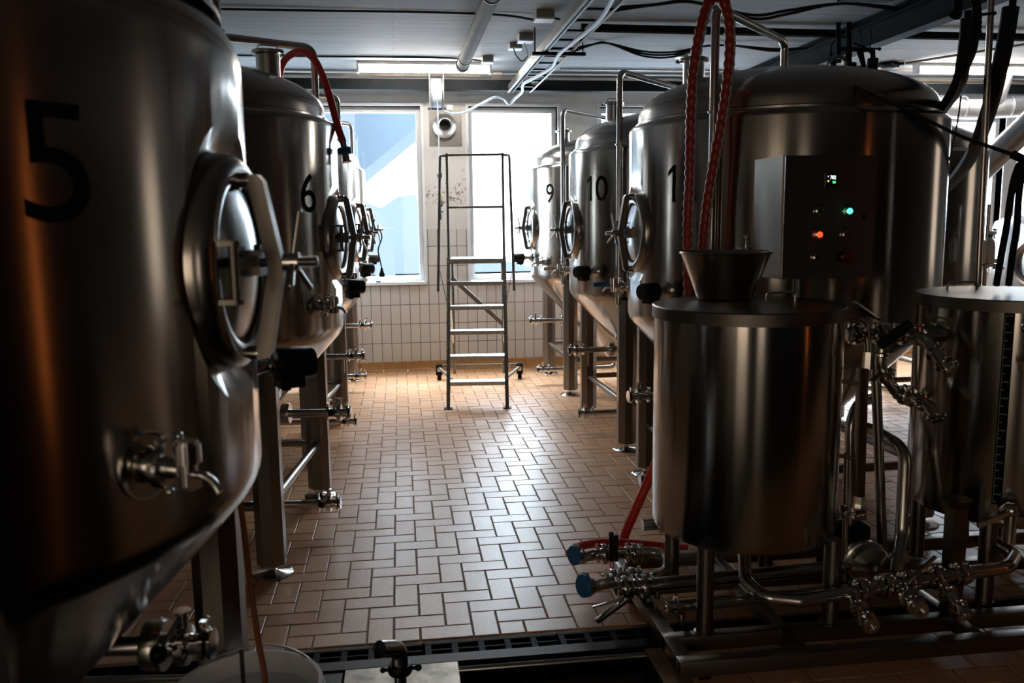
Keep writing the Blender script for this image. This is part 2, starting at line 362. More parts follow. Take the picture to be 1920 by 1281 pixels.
# floor: grout bed with herringbone tiles laid on it, one mesh
def floor():
    bm = bmesh.new(); ly = bm.faces.layers.float.new('tone_f')
    def quadbox(x0, y0, x1, y1, tone):
        g_ = .0023 + random.random() * .0008; c = .0025; z0 = -.006; z1 = random.uniform(-.0008, .0008)
        x0 += g_; y0 += g_; x1 -= g_; y1 -= g_
        a = [bm.verts.new(p) for p in ((x0, y0, z0), (x1, y0, z0), (x1, y1, z0), (x0, y1, z0))]
        b_ = [bm.verts.new(p) for p in ((x0 + c * .3, y0 + c * .3, z1 - c * .5), (x1 - c * .3, y0 + c * .3, z1 - c * .5), (x1 - c * .3, y1 - c * .3, z1 - c * .5), (x0 + c * .3, y1 - c * .3, z1 - c * .5))]
        t_ = [bm.verts.new(p) for p in ((x0 + c, y0 + c, z1), (x1 - c, y0 + c, z1), (x1 - c, y1 - c, z1), (x0 + c, y1 - c, z1))]
        fs = [bm.faces.new(t_)]
        for i in range(4):
            j = (i + 1) % 4; fs.append(bm.faces.new((a[i], a[j], b_[j], b_[i]))); fs.append(bm.faces.new((b_[i], b_[j], t_[j], t_[i])))
        for f in fs: f[ly] = tone; f.material_index = 0
    u = .1; ox = .035; oy = 3.02
    y1 = WY - .03
    for a in range(-34, 88):
        for b_ in range(-1, 60):
            c = (a + b_) % 4
            X0 = a * u + ox; Y0 = b_ * u + oy
            if c == 0: x0, y0, x1, yy1 = X0, Y0, X0 + 2 * u, Y0 + u
            elif c == 2: x0, y0, x1, yy1 = X0, Y0, X0 + u, Y0 + 2 * u
            else: continue
            x0 = max(x0, XL); x1 = min(x1, XR); y0 = max(y0, 3.02); yy1 = min(yy1, y1 - .0)
            if x1 - x0 < .03 or yy1 - y0 < .03: continue
            quadbox(x0, y0, x1, yy1, random.random())
    # right-hand near part, in front of the channel, straight courses
    for i in range(20):
        for j in range(12):
            x0 = PX1 + .1 + i * .2 + (j % 2) * .1; y0 = 2.83 - (j + 1) * .1
            quadbox(x0, y0, x0 + .2, y0 + .1, random.random() * .5)
    # bed
    def plane(x0, y0, x1, y1, z, mi):
        f = bm.faces.new([bm.verts.new(p) for p in ((x0, y0, z), (x1, y0, z), (x1, y1, z), (x0, y1, z))]); f.material_index = mi
    plane(XL, 3.0, XR, WY, -.004, 1)
    plane(PX1, 1.5, XR, 2.835, -.004, 1)
    me = bpy.data.meshes.new('floor'); 
    tones = [f[ly] for f in bm.faces]
    bm.to_mesh(me); bm.free()
    at2 = me.attributes.new('tone', 'FLOAT', 'FACE'); at2.data.foreach_set('value', tones)
    old = me.attributes.get('tone_f')
    if old: me.attributes.remove(old)
    me.materials.append(M['ftile']); me.materials.append(M['grout'])
    o = bpy.data.objects.new('floor', me); COL.objects.link(o); tag(o, kind='structure')
floor()
mb = MB()
mb.box((XL, YB, -.6), (XR, WY, -.5))                                 # sub-base
mb.box((XL, YB, -.5), (PX0, 2.84, -.002)); mb.box((PX1, YB, -.5), (XR, 1.5, -.002)); mb.box((PX1, 1.5, -.5), (XR, 2.84, -.012))
mb.box((PX0, YB, -.5), (PX1, .9, -.002)); mb.box((XL, 3.0, -.5), (XR, WY, -.012)); mb.box((XL, 2.84, -.5), (XR, 3.0, -.10))
mb.obj('floor', 'darkfloor', kind='structure')
# pit floor is the sub-base at -0.5 between x -0.62..1.0, y 0.9..2.75

# back wall with openings
ops = [(-1.9, .25, .93, 2.70), (.735, 1.655, .93, 2.70), (2.10, 3.35, .93, 2.70), (4.55, 5.55, .93, 2.62), (5.95, 6.70, .93, 2.62), (6.86, 7.75, .93, 2.62)]
WT = .32
def wallpiece(mb, x0, x1, z0, z1): mb.box((x0, WY, z0), (x1, WY + WT, z1))
mt_ = MB(); mp_ = MB(); ms_ = MB()
wallpiece(mt_, XL, XR, 0, .905)
wallpiece(mp_, XL, XR, 2.70, CZ + .1)
xs = XL
for (x0, x1, z0, z1) in ops:
    if x0 > xs:
        wallpiece(mt_, xs, x0, .905, 1.463)
        if abs(x0 - .735) < .01: wallpiece(ms_, xs, x0, 1.463, z1)
        else: wallpiece(mp_, xs, x0, 1.463, 2.70)
    if z1 < 2.7: wallpiece(mp_, x0, x1, z1, 2.70)
    xs = x1
wallpiece(mt_, xs, XR, .905, 1.463); wallpiece(mp_, xs, XR, 1.463, 2.70)
wb = mt_.obj('wall_back', 'wtile', kind='structure')
mp_.obj('wall_back', 'plaster', wb); ms_.obj('wall_back', 'stain', wb)
mb = MB().box((XL - .2, YB, -.5), (XL, WY + WT, CZ + .1)); mb.obj('wall_left', 'plaster', kind='structure')
mb = MB().box((XR, YB, -.5), (XR + .2, WY + WT, CZ + .1)); mb.obj('wall_right', 'rear', kind='structure')
mb = MB().box((XL - .2, YB - .2, -.5), (XR + .2, YB, CZ + .1)); mb.obj('wall_rear', 'rear', kind='structure')
mb = MB().box((XL - .2, YB - .2, CZ), (XR + .2, WY + WT, CZ + .15)); mb.obj('ceiling', 'ceil', kind='structure')
# cove skirting
mb = MB()
pr_ = [(WY, .095), (WY - .012, .09), (WY - .016, .045), (WY - .03, .018), (WY - .075, .004), (WY - .075, -.01), (WY, -.01)]
x = XL
while x < XR - .01:
    mb.poly([(x + .0025, p[0], p[1]) for p in pr_], (1, 0, 0), min(.25, XR - x) - .005); x += .25
mb.obj('baseboard_back', 'ochre', kind='structure')
# lintel trims and sills
mb = MB()
mb.box((XL, WY - .012, 2.735), (1.80, WY + .02, 2.80)); mb.obj('trim_1', 'plaster', kind='structure', bevel=.004)
# windows
for i, (x0, x1, z0, z1) in enumerate(ops):
    wn = bpy.data.objects.new('window_%d' % (i + 1), None); COL.objects.link(wn); tag(wn, kind='structure'); wn.location = (0, 0, 0)
    f = .045; yd = WY + .10
    mb = MB()
    mb.box((x0, yd, z0), (x0 + f, yd + .07, z1)); mb.box((x1 - f, yd, z0), (x1, yd + .07, z1))
    mb.box((x0 + f, yd, z1 - f - .01), (x1 - f, yd + .07, z1)); mb.box((x0 + f, yd, z0), (x1 - f, yd + .07, z0 + f + .01))
    mb.obj('window_frame', 'frame', wn, bevel=.004)
    MB().box((x0 - .02, WY - .035, z0 - .03), (x1 + .02, WY + .10, z0)).obj('window_sill', 'frame', wn, bevel=.005)
    tm = MB(); tw = .03
    tm.box((x0 - tw, WY - .012, z0), (x0, WY + .10, z1)); tm.box((x1, WY - .012, z0), (x1 + tw, WY + .10, z1)); tm.box((x0 - tw, WY - .012, z1), (x1 + tw, WY + .10, z1 + .028))
    tm.obj('window_trim', 'frame', wn, bevel=.003)
    MB().box((x0 + f, yd + .03, z0 + f), (x1 - f, yd + .036, z1 - f)).obj('window_pane', 'glass', wn)
    portal(((x0 + x1) / 2, WY + .20, (z0 + z1) / 2), (R(-90), 0, 0), x1 - x0, z1 - z0)

# rear part of the hall (behind the viewpoint): glazed door panes and a warm lamp that the steel mirrors
def lit_panel(name, lo, hi, m, label, cat):
    b_ = MB().box(lo, hi); o = b_.obj(name, m); tag(o, label, cat)
    return o
for i, (x0, x1, mm) in enumerate(((-3.0, -1.35, 'lit_warm'), (.1, .95, 'lit_warm2'))):
    d_ = bpy.data.objects.new('door_%d' % (i + 1), None); COL.objects.link(d_); tag(d_, kind='structure')
    MB().box((x0, YB, .1), (x1, YB + .03, 2.5)).obj('door_pane', mm, d_)
    fr = MB(); fr.box((x0 - .08, YB, 0), (x0, YB + .06, 2.6)); fr.box((x1, YB, 0), (x1 + .08, YB + .06, 2.6)); fr.box((x0, YB, 2.5), (x1, YB + .06, 2.6)); fr.box((x0, YB, 0), (x1, YB + .06, .1))
    fr.obj('door_frame', 'rear', d_)
wn = bpy.data.objects.new('window_7', None); COL.objects.link(wn); tag(wn, kind='structure')
MB().box((XR - .03, 4.9, .9), (XR, 5.7, 2.7)).obj('window_pane', 'lit_warm2', wn)
fr = MB()
for (a, b_) in (((4.82, .82), (4.9, 2.78)), ((5.7, .82), (5.78, 2.78)), ((4.9, .82), (5.7, .9)), ((4.9, 2.7), (5.7, 2.78))):
    fr.box((XR - .06, a[0], a[1]), (XR, b_[0], b_[1]))
fr.obj('window_frame', 'frame', wn)
wl = thing('tube_lamp', 'upright orange tube lamp standing on the floor at the right', 'lamp', (4.45, .12, -.002))
MB().lathe([(0, 0), (.16, 0), (.16, .02), (.02, .03), (.02, .35), (0, .35)]).obj('base', 'darksteel', wl)
MB().cyl((0, 0, .35), (0, 0, 2.45), .016).obj('tube', 'lit_orange', wl)

# ------------------------------------------------------------------ fermenting tanks
RT = .80; Z0 = 1.03; Z1 = 2.03; DZ = 1.475
def arc(cx_, cz_, r, a0, a1, n):
    return [(cx_ + r * cos(R(a0 + (a1 - a0) * i / n)), cz_ + r * sin(R(a0 + (a1 - a0) * i / n))) for i in range(n + 1)]
def shell_mesh(zt, rc, cut=True):
    """cylinder with rolled shoulder, cone bottom below, manway pocket cut in the +X side"""
    prof = [(0, .20), (.045, .20), (.045, .235)]
    sl = 47.0; rb = .10
    # cone up to tangent of the knuckle
    cz_ = Z0 + rb * .25; a = -(90 - sl)
    kn = arc(RT - rb, cz_, rb, -(90 - sl), 0, 6)
    zc = kn[0][1]; rr_ = kn[0][0]; r0 = .06
    prof = [(0, zc - (rr_ - r0) * math.tan(R(sl))), (r0, zc - (rr_ - r0) * math.tan(R(sl)))]
    prof += kn + arc(RT - rc, zt - rc, rc, 0, 90, 7)
    prof += [(.74, zt), (0, zt)]
    mb = MB().lathe(prof, n=128); me = mb.mesh('shell', 'shell', 30)
    o = bpy.data.objects.new('tmp', me); COL.objects.link(o)
    cm = MB()
    cm.lathe([(0, .735), (.2065, .735), (.2065, .771), (.2065 + 2.1 * .16, .931), (0, .931)], o=(0, 0, DZ), d=(1, 0, 0), n=96)
    cme = cm.mesh('cut', 'disc', 30); co = bpy.data.objects.new('cut', cme); COL.objects.link(co)
    md = o.modifiers.new('b', 'BOOLEAN'); md.object = co; md.operation = 'DIFFERENCE'; md.solver = 'EXACT'
    dg = bpy.context.evaluated_depsgraph_get(); dg.update()
    me2 = bpy.data.meshes.new_from_object(o.evaluated_get(dg)); me2.name = 'shell'
    bpy.data.objects.remove(o); bpy.data.objects.remove(co)
    for p in me2.polygons: p.use_smooth = True
    me2.set_sharp_from_angle(angle=R(28))
    if not me2.materials: me2.materials.append(M['shell'])
    zb = zc - (rr_ - r0) * math.tan(R(sl))
    return me2, zb, rr_, zc, sl
SH, ZB, KR, KZ, SL = shell_mesh(Z1, .035)
SH5, *_ = shell_mesh(1.96, .10)
def cone_r(z): return KR - (KZ - z) / math.tan(R(SL))

def dome_mesh(zt):
    b_ = zt - .002
    prof = [(.765, b_), (.765, b_ + .012), (.752, b_ + .018), (.75, b_ + .050)]
    for i in range(1, 22):
        a = (pi / 2) * i / 21
        prof.append((.75 * cos(a) ** .95, b_ + .050 + .220 * sin(a)))
    prof[-1] = (0, b_ + .27)
    return MB().lathe(prof, n=96).mesh('dome', 'dome', 30)
DM = dome_mesh(Z1); DM5 = dome_mesh(1.96)
# manway parts, local +X outward, origin on tank axis at height 0
def m_ring():
    return MB().lathe([(.150, .66), (.150, .806), (.156, .816), (.176, .822), (.190, .818), (.201, .806), (.205, .785), (.207, .74), (.207, .66)], o=(0, 0, DZ), d=(1, 0, 0), n=72, closed=True).mesh('manway_ring', 'dome', 35)
def m_disc():
    prof = [(.1475, .775), (.1475, .800), (.143, .806)]
    for i in range(1, 9): prof.append((.143 * (1 - i / 8), .806 + .020 * sin(pi / 2 * i / 8)))
    prof[-1] = (0, .826)
    prof = [(0, .775)] + prof
    return MB().lathe(prof, o=(0, 0, DZ), d=(1, 0, 0), n=72).mesh('door_disc', 'disc', 30)
def m_gasket():
    return MB().torus((.803, 0, DZ), (1, 0, 0), .1505, .0055, n=64).mesh('gasket', 'rubber')
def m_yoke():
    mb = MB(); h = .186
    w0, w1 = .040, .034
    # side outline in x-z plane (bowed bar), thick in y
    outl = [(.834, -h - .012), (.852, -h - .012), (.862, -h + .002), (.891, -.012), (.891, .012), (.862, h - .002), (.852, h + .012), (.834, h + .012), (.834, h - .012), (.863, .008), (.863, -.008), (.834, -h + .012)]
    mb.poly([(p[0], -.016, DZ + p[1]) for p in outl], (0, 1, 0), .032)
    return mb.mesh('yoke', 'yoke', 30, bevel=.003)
def m_post(s): return MB().cyl((.790, 0, DZ + s * .186), (.836, 0, DZ + s * .186), .0165, n=24).lathe([(.0165, .808), (.020, .808), (.020, .816), (.0165, .816)], o=(0, 0, DZ + s * .186), d=(1, 0, 0), n=24).mesh('pivot_post', 'pipe')
def m_spindle():
    prof = [(0, .82), (.009, .82), (.009, .905)]
    x = .905
    while x < .955: prof += [(.0105, x), (.0085, x + .0025)]; x += .004
    prof += [(0, x)]
    return MB().lathe(prof, o=(0, 0, DZ), d=(1, 0, 0), n=16).mesh('spindle', 'pipe', 20)
def m_hub():
    mb = MB().lathe([(0, .892), (.018, .892), (.018, .920), (.016, .922), (0, .922)], o=(0, 0, DZ), d=(1, 0, 0), n=28); return mb.mesh('hub', 'pipe')
def m_spoke(a):
    u = Vector((.16, sin(a), cos(a))).normalized(); c = Vector((.907, 0, DZ))
    return MB().cyl(c + u * .012, c + u * .097, .0062, n=12).ball(c + u * .097, .0062, 10).mesh('spoke', 'pipe')
def m_hinge():
    mb = MB()
    for s in (-1, 1):
        mb.bar((.76, -.165, DZ + s * .057), (.845, -.165, DZ + s * .057), .026, .010)
        mb.cyl((.845, -.165, DZ + s * .057 - .005), (.845, -.165, DZ + s * .057 + .005), .013, n=16)
    mb.cyl((.845, -.165, DZ - .062), (.845, -.165, DZ + .062), .0085, n=16)
    return mb.mesh('hinge', 'yoke')
def m_latch():
    mb = MB(); mb.bar((.845, -.165, DZ + .004), (.845, -.03, DZ + .004), .012, .02); mb.box((.824, -.045, DZ - .024), (.856, .035, DZ + .024)); mb.cyl((.84, .008, DZ + .022), (.84, .008, DZ + .034), .008, n=6)
    return mb.mesh('hinge_arm', 'yoke', 30, bevel=.002)
MW = dict(manway_ring=m_ring(), door_disc=m_disc(), gasket=m_gasket(), yoke=m_yoke(), spindle=m_spindle(), hub=m_hub(), hinge=m_hinge(), hinge_arm=m_latch())
POST = [m_post(1), m_post(-1)]
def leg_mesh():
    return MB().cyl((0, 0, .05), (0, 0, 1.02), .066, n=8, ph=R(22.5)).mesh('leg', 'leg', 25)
def foot_mesh():
    return MB().lathe([(0, 0), (.088, 0), (.090, .004), (.080, .010), (.022, .016), (.016, .02), (.016, .055), (0, .055)], n=40).mesh('foot', 'polish')
LEG = leg_mesh(); FOOT = foot_mesh()
LO = .545
def nozzle_mesh():
    return MB().lathe([(0, -.10), (.055, -.10), (.055, .062), (.064, .064), (.064, .070), (0, .070)], n=32).mesh('nozzle', 'pipe', 30)
def nozzle_lid():
    mb = MB().lathe([(0, .070), (.070, .070), (.072, .076), (.070, .082), (.02, .088), (0, .088)], n=32)
    mb.tube([(-.045, 0, .084), (-.045, 0, .108), (.045, 0, .108), (.045, 0, .084)], .003, n=8, fil=.012); return mb.mesh('nozzle_lid', 'pipe')
def clamp_mesh(r, name='clamp'):
    mb = MB().lathe([(r, -.008), (r + .009, -.006), (r + .009, .006), (r, .008)], n=28, closed=True)
    mb.box((r, -.006, -.007), (r + .026, .006, .007)); mb.cyl((r + .017, -.02, 0), (r + .017, .016, 0), .0035, n=8)
    mb.cyl((r + .017, .012, 0), (r + .017, .020, 0), .009, n=6); mb.ball((r + .017, .024, 0), .007, 8); return mb.mesh(name, 'polish')
NZ = nozzle_mesh(); NL = nozzle_lid(); NC = clamp_mesh(.066)
def valve_parts(L, r=.020):
    """pipe with butterfly valve and clamps along +X, total length L; returns part meshes"""
    p = MB().cyl((0, 0, 0), (L, 0, 0), r, n=20)
    pm = p.mesh('outlet_pipe', 'pipe')
    v = MB(); a = (1, 0, 0)
    def cl(x):
        v.lathe([(r, x - .011), (r + .013, x - .006), (r + .016, x - .005), (r + .016, x + .005), (r + .013, x + .006), (r, x + .011)], d=a, n=24)
        v.box((x - .006, -.007, r + .01), (x + .006, .007, r + .030)); v.cyl((x, -.018, r + .022), (x, .022, r + .022), .0035, n=8); v.ball((x, .024, r + .022), .007, 8)
    x = L
    cl(x - .035); v.cyl((x - .02, 0, 0), (x + .02, 0, 0), r + .004, n=24)
    v.lathe([(r, x + .008), (r + .022, x + .012), (r + .022, x + .03), (r, x + .034)], d=a, n=24)
    v.cyl((x + .02, 0, 0), (x + .07, 0, 0), r + .002, n=20); cl(x + .062)
    v.lathe([(0, x + .074), (r + .012, x + .074), (r + .012, x + .08), (0, x + .082)], d=a, n=24)
    v.cyl((x + .021, 0, r), (x + .021, 0, r + .05), .011, n=16); v.cyl((x + .021, 0, r + .05), (x + .021, 0, r + .054), .017, n=20)
    vm = v.mesh('valve', 'polish')
    h = MB().tube([(x + .021, 0, r + .045), (x + .012, -.03, r + .028), (x - .002, -.062, r + .0)], .0055, n=10); hm = h.mesh('valve_handle', 'polish')
    k = MB().ball((x - .004, -.068, r - .004), .018, 14); km = k.mesh('handle_knob', 'black')
    return pm, vm, hm, km
V1 = valve_parts(.60); V2 = valve_parts(.30)
SG = MB().lathe([(.020, -.02), (.05, -.02), (.052, -.016), (.052, .016), (.05, .02), (.020, .02)], d=(1, 0, 0), n=36, closed=True).mesh('sight_flange', 'pipe')
def probe_meshes():
    """level probe with black housing, +X outward from the tank wall"""
    b_ = MB().lathe([(.040, -.02), (.040, .004), (.034, .010), (.022, .024), (.015, .045), (.015, .058), (.022, .058), (.022, .070), (0, .070)], d=(1, 0, 0), n=28).mesh('probe_flange', 'pipe')
    h = MB().lathe([(0, .068), (.030, .068), (.040, .074), (.042, .082), (.042, .140), (.0405, .142), (.0405, .165), (.036, .172), (0, .173)], d=(1, 0, 0), n=32)
    h.box((.078, -.028, -.058), (.140, .028, -.02)); h.cyl((.10, 0, -.05), (.10, 0, -.066), .012, n=12)
    return b_, h.mesh('probe_housing', 'black', 40)
PF, PH = probe_meshes()
def tap_meshes():
    f = MB().lathe([(.056, -.012), (.056, .004), (.052, .004), (.046, -.004), (.030, .0), (.026, .012), (.024, .03), (0, .03)], d=(1, 0, 0), n=32).mesh('tap_flange', 'polish')
    b_ = MB(); b_.lathe([(0, .028), (.030, .028), (.034, .032), (.034, .042), (.030, .046), (.018, .046), (.016, .075), (0, .075)], d=(1, 0, 0), n=24)
    b_.cyl((.085, 0, -.024), (.085, 0, .012), .014, n=18); b_.cyl((.085, 0, .012), (.085, 0, .042), .021, n=24); b_.cyl((.085, 0, .042), (.085, 0, .047), .017, n=20)
    b_.box((.068, -.012, -.03), (.100, .012, -.002))
    b_.box((.040, -.006, .030), (.050, .006, .052)); b_.cyl((.045, -.022, .045), (.045, .022, .045), .004, n=8)
    b_.ball((.045, .026, .045), .008, 8); b_.ball((.045, 0, -.040), .007, 8)
    bm_ = b_.mesh('tap_body', 'polish')
    s = MB().tube(smooth_path([(.095, 0, -.006), (.115, 0, -.006), (.132, 0, -.014), (.144, 0, -.030)], 4), .0065, n=12).mesh('spout', 'polish')
    return f, bm_, s
TF, TB, TS = tap_meshes()
def digit_mesh(ch, Rr, zc, h, off):
    """one digit wrapped on the tank wall; off = sideways offset of its centre"""
    bm = bmesh.new()
    if ch == '1':
        P = [(.0, 0), (.105, 0), (.105, 1), (.02, 1), (-.17, .83), (-.17, .70), (.0, .84)]
        def grid(x0, x1, lo0, lo1, hi0, hi1, nx, ny):
            V = [[bm.verts.new(((x0 + (x1 - x0) * i / nx) * h, ((lo0 + (lo1 - lo0) * i / nx) * (1 - j / ny) + (hi0 + (hi1 - hi0) * i / nx) * j / ny) * h, 0)) for j in range(ny + 1)] for i in range(nx + 1)]
            for i in range(nx):
                for j in range(ny): bm.faces.new((V[i][j], V[i + 1][j], V[i + 1][j + 1], V[i][j + 1]))
        grid(-.005, .105, 0, 0, 1, 1, 2, 12); grid(-.17, .0, .70, .84, .83, .985, 3, 1)
    else:
        cu = bpy.data.curves.new('n', 'FONT'); cu.body = ch; cu.size = h / .70; cu.align_x = 'CENTER'; cu.resolution_u = 12
        o = bpy.data.objects.new('n', cu); COL.objects.link(o)
        dg = bpy.context.evaluated_depsgraph_get(); dg.update(); me = bpy.data.meshes.new_from_object(o.evaluated_get(dg)); bpy.data.objects.remove(o)
        bm.from_mesh(me)
    for _ in range(3 if ch != '1' else 0): bmesh.ops.subdivide_edges(bm, edges=[e for e in bm.edges if e.calc_length() > .02], cuts=1)
    bmesh.ops.triangulate(bm, faces=bm.faces)
    ex = bmesh.ops.extrude_face_region(bm, geom=list(bm.faces)); vs = set(v for v in ex['geom'] if isinstance(v, bmesh.types.BMVert))
    for v in bm.verts:
        rad = Rr + (.0009 if v in vs else -.001); a = (v.co.x * 1.06 + off) / Rr
        v.co = Vector((rad * cos(a), rad * sin(a), zc - h / 2 + v.co.y))
    bmesh.ops.recalc_face_normals(bm, faces=bm.faces)
    me2 = bpy.data.meshes.new('digit'); bm.to_mesh(me2); bm.free(); me2.materials.append(M['num']); return me2

def pipe_mesh(az, lowz, dzt):
    """rinse pipe: stands off the wall at azimuth az, over to the dome apex, in tank coords"""
    ux, uy = cos(az), sin(az); rr_ = .835
    top = 2.475
    mb = MB().tube([(ux * rr_, uy * rr_, lowz), (ux * rr_, uy * rr_, top), (ux * .05, uy * .05, top - .02), (0.0, 0.0, top - .03 - .01), (0, 0, dzt + .23)], .0195, n=16, fil=.055)
    for z in (2.02, 1.2):
        mb.lathe([(.0195, -.006), (.028, -.005), (.028, .005), (.0195, .006)], o=(ux * rr_, uy * rr_, z), n=20, closed=True)
    mb.lathe([(.0195, -.006), (.034, -.005), (.034, .005), (.0195, .006)], o=(0, 0, dzt + .275), n=20, closed=True)
    me = mb.mesh('rinse_pipe', 'pipe')
    return me

GRP = 'numbered steel fermenting tanks'
def tank(cx_, cy_, rz, num, label, number_az=None, nz=1.69, h=.172, probe=28, tap=-23, door=True, five=False, lever=None, noz=2, pz=1.0, racking=True, spin=0.0, nozr=.5, rz_=.605, rend=0.0):
    t = thing('fermenting_tank', label, 'tank', (cx_, cy_, 0), R(rz), GRP)
    ztop = 1.96 if five else Z1
    inst('shell', SH5 if five else SH, t); inst('dome', DM5 if five else DM, t)
    fh = inst('manway', MW['manway_ring'], t)
    dd = inst('door_disc', MW['door_disc'], t); inst('gasket', MW['gasket'], dd); inst('hinge_arm', MW['hinge_arm'], dd)
    yk = inst('yoke', MW['yoke'], t)
    for p in POST: inst('pivot_post', p, yk)
    hg = inst('hinge', MW['hinge'], t)
    if five:
        for o in (yk, hg): o.scale = (1, 1, .885); o.location.z = DZ * (1 - .885) - .010
    hw = inst('hand_wheel', MW['hub'], t); inst('spindle', MW['spindle'], hw)
    for a in (spin + .1, spin + .1 + 2 * pi / 3, spin + .1 + 4 * pi / 3): inst('spoke', m_spoke(a), hw)
    for sx_ in (-1, 1):
        for sy_ in (-1, 1):
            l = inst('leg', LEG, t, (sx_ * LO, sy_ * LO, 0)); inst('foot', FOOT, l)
    for (a, b_) in (((-1, -1), (1, -1)), ((1, -1), (1, 1)), ((1, 1), (-1, 1)), ((-1, 1), (-1, -1))):
        MB().cyl((a[0] * LO, a[1] * LO, .31), (b_[0] * LO, b_[1] * LO, .31), .021, n=16).obj('crossbar', 'leg', t)
    # top nozzle
    na = R(noz); zn = (ztop + .048) + .220 * sqrt(max(0, 1 - (nozr / .75) ** 2.3)); nzp = inst('nozzle', NZ, t, (nozr * cos(na), nozr * sin(na), zn + .025))
    inst('nozzle_lid', NL, nzp); inst('nozzle_clamp', NC, nzp, (0, 0, .072), R(-40))
    # rinse pipe
    pa = R(43); rp_ = bpy.data.objects.new('rinse_pipe', pipe_mesh(pa, 1.17, ztop)); COL.objects.link(rp_); rp_.parent = t
    x, y = .835 * cos(pa), .835 * sin(pa)
    mb = MB(); mb.cyl((x, y, 1.17), (x, y, 1.10), .026, n=18); mb.box((x - .03, y - .02, 1.06), (x + .03, y + .02, 1.115)); mb.cyl((x, y, 1.07), (x, y, 1.0), .0195, n=16)
    mb.tube([(x, y, 1.01), (x, y, .985), (x * .93, y * .93, .97), (x * .90, y * .90, .97)], .018, n=12, fil=.02)
    vb = mb.obj('pipe_valve', 'polish', t)
    if lever:
        ang, mm = lever; ca, sa = cos(R(ang)), sin(R(ang)); ox_, oy_ = x + .02 * cos(pa), y + .02 * sin(pa)
        MB().bar((ox_, oy_, 1.135), (ox_ + ca * .17, oy_ + sa * .17, 1.128), .006, .028).obj('lever', mm, vb, bevel=.002)
    # probe and tap
    for nm, a, ms in (('level_probe', probe, (PF, PH)), ('sample_tap', tap, None)):
        if a is None: continue
        c_ = (RT * cos(R(a)), RT * sin(R(a)), 1.20 if ms else 1.17)
        if ms: pp = inst('level_probe', ms[0], t, c_, R(a)); inst('probe_housing', ms[1], pp)
        else: pp = inst('sample_tap', TF, t, c_, R(a)); inst('tap_body', TB, pp); inst('spout', TS, pp)
    # racking valve (out of the cone) and bottom outlet
    if racking:
        zr = rz_; r0 = cone_r(zr) - .04
        pv = valve_parts(.80 - r0 - .05 + rend)
        pp = inst('racking_pipe', pv[0], t, (r0, 0, zr)); inst('valve', pv[1], pp); inst('valve_handle', pv[2], pp); inst('handle_knob', pv[3], pp)
        inst('sight_flange', SG, pp, (.13, 0, 0)); MB().cyl((.30, 0, -.015), (.30, 0, -.12), .005, n=8).obj('drain_rod', 'polish', pp)
    zb = .135
    mb = MB().tube([(0, 0, ZB + .01), (0, 0, zb), (.10, 0, zb)], .024, n=16, fil=.05)
    mb.lathe([(.024, ZB - .02), (.04, ZB - .014), (.04, ZB - .006), (.024, ZB)], n=20)
    mb.obj('outlet_elbow', 'pipe', t)
    pv = V1; pp = inst('outlet_pipe', pv[0], t, (.08, 0, zb)); inst('valve', pv[1], pp); inst('valve_handle', pv[2], pp); inst('handle_knob', pv[3], pp)
    if num:
        na_ = R(number_az - rz)
        for ci, ch in enumerate(num): inst('digit', digit_mesh(ch, RT, nz, h, 0 if len(num) == 1 else (-.066, (.052 if num == '11' else .050))[ci]), t, (0, 0, 0), na_)
    return t
tk5 = tank(-1.107, 1.78, -6, '5', 'large dark steel tank marked 5, nearest on the left, beside the white bucket', -37.5, 1.64, .168, probe=31, tap=-23.5, five=True, spin=0, rz_=.70, rend=-.12)
tk6 = tank(-1.09, 4.34, -6, '6', 'steel tank marked 6 in the left row, with a red hose over its top pipe', -29.7, 1.682, .172, probe=30, tap=-21, spin=.05)
tk7 = tank(-1.09, 6.15, -6, None, 'unnumbered steel tank in the left row directly behind the tank marked 6', probe=30, tap=-21, spin=.3)
tk8 = tank(-1.09, 7.97, -6, None, 'farthest steel tank of the left row, beside the tiled window wall', probe=30, tap=-21, spin=.9)
tk9 = tank(2.02, 7.90, 180, '9', 'steel tank marked 9, farthest of the right row, by the window', -150.2, 1.78, .165, probe=0, tap=24, lever=(14, 'cream'), spin=-.1)
tk10 = tank(2.02, 6.04, 181, '10', 'steel tank marked 10 with a blue valve lever, middle of the right row', -151.8, 1.753, .165, probe=27, tap=-23, lever=(12, 'blue'), spin=-.1)
tk11 = tank(2.02, 4.39, 181.5, '11', 'steel tank marked 11, nearest of the right row, behind the control box and ribbed hoses', -148, 1.713, .174, probe=24, tap=-23, lever=(12, 'blue'), spin=-.12)
tkb = tank(3.78, 6.50, 0, None, 'unnumbered steel tank seen behind and right of the tank marked 11', probe=28, tap=-40)

# ------------------------------------------------------------------ things on the back wall and ceiling
mb = MB(); mb.box((XL, 8.50, 2.80), (XR, 8.508, 2.90)); mb.box((XL, 8.508, 2.892), (XR, 8.60, 2.90)); mb.box((XL, 8.508, 2.80), (XR, 8.60, 2.808))
tag(mb.obj('steel_beam', 'beam'), 'long dark steel channel beam running along the top of the window wall', 'beam')
tag(MB().cyl((-3.1, 8.47, 2.93), (8.5, 8.47, 2.93), .012, n=10).obj('conduit', 'pvc'), 'thin grey conduit just above the dark beam over the windows', 'conduit')
tag(MB().tube([(1.55, 8.2, 2.955), (2.0, 8.2, 2.955), (3.3, 8.2, 2.955)], .011, n=10).obj('conduit', 'alu'), 'thin metal conduit on the ceiling between cable ladder and right tanks', 'conduit')
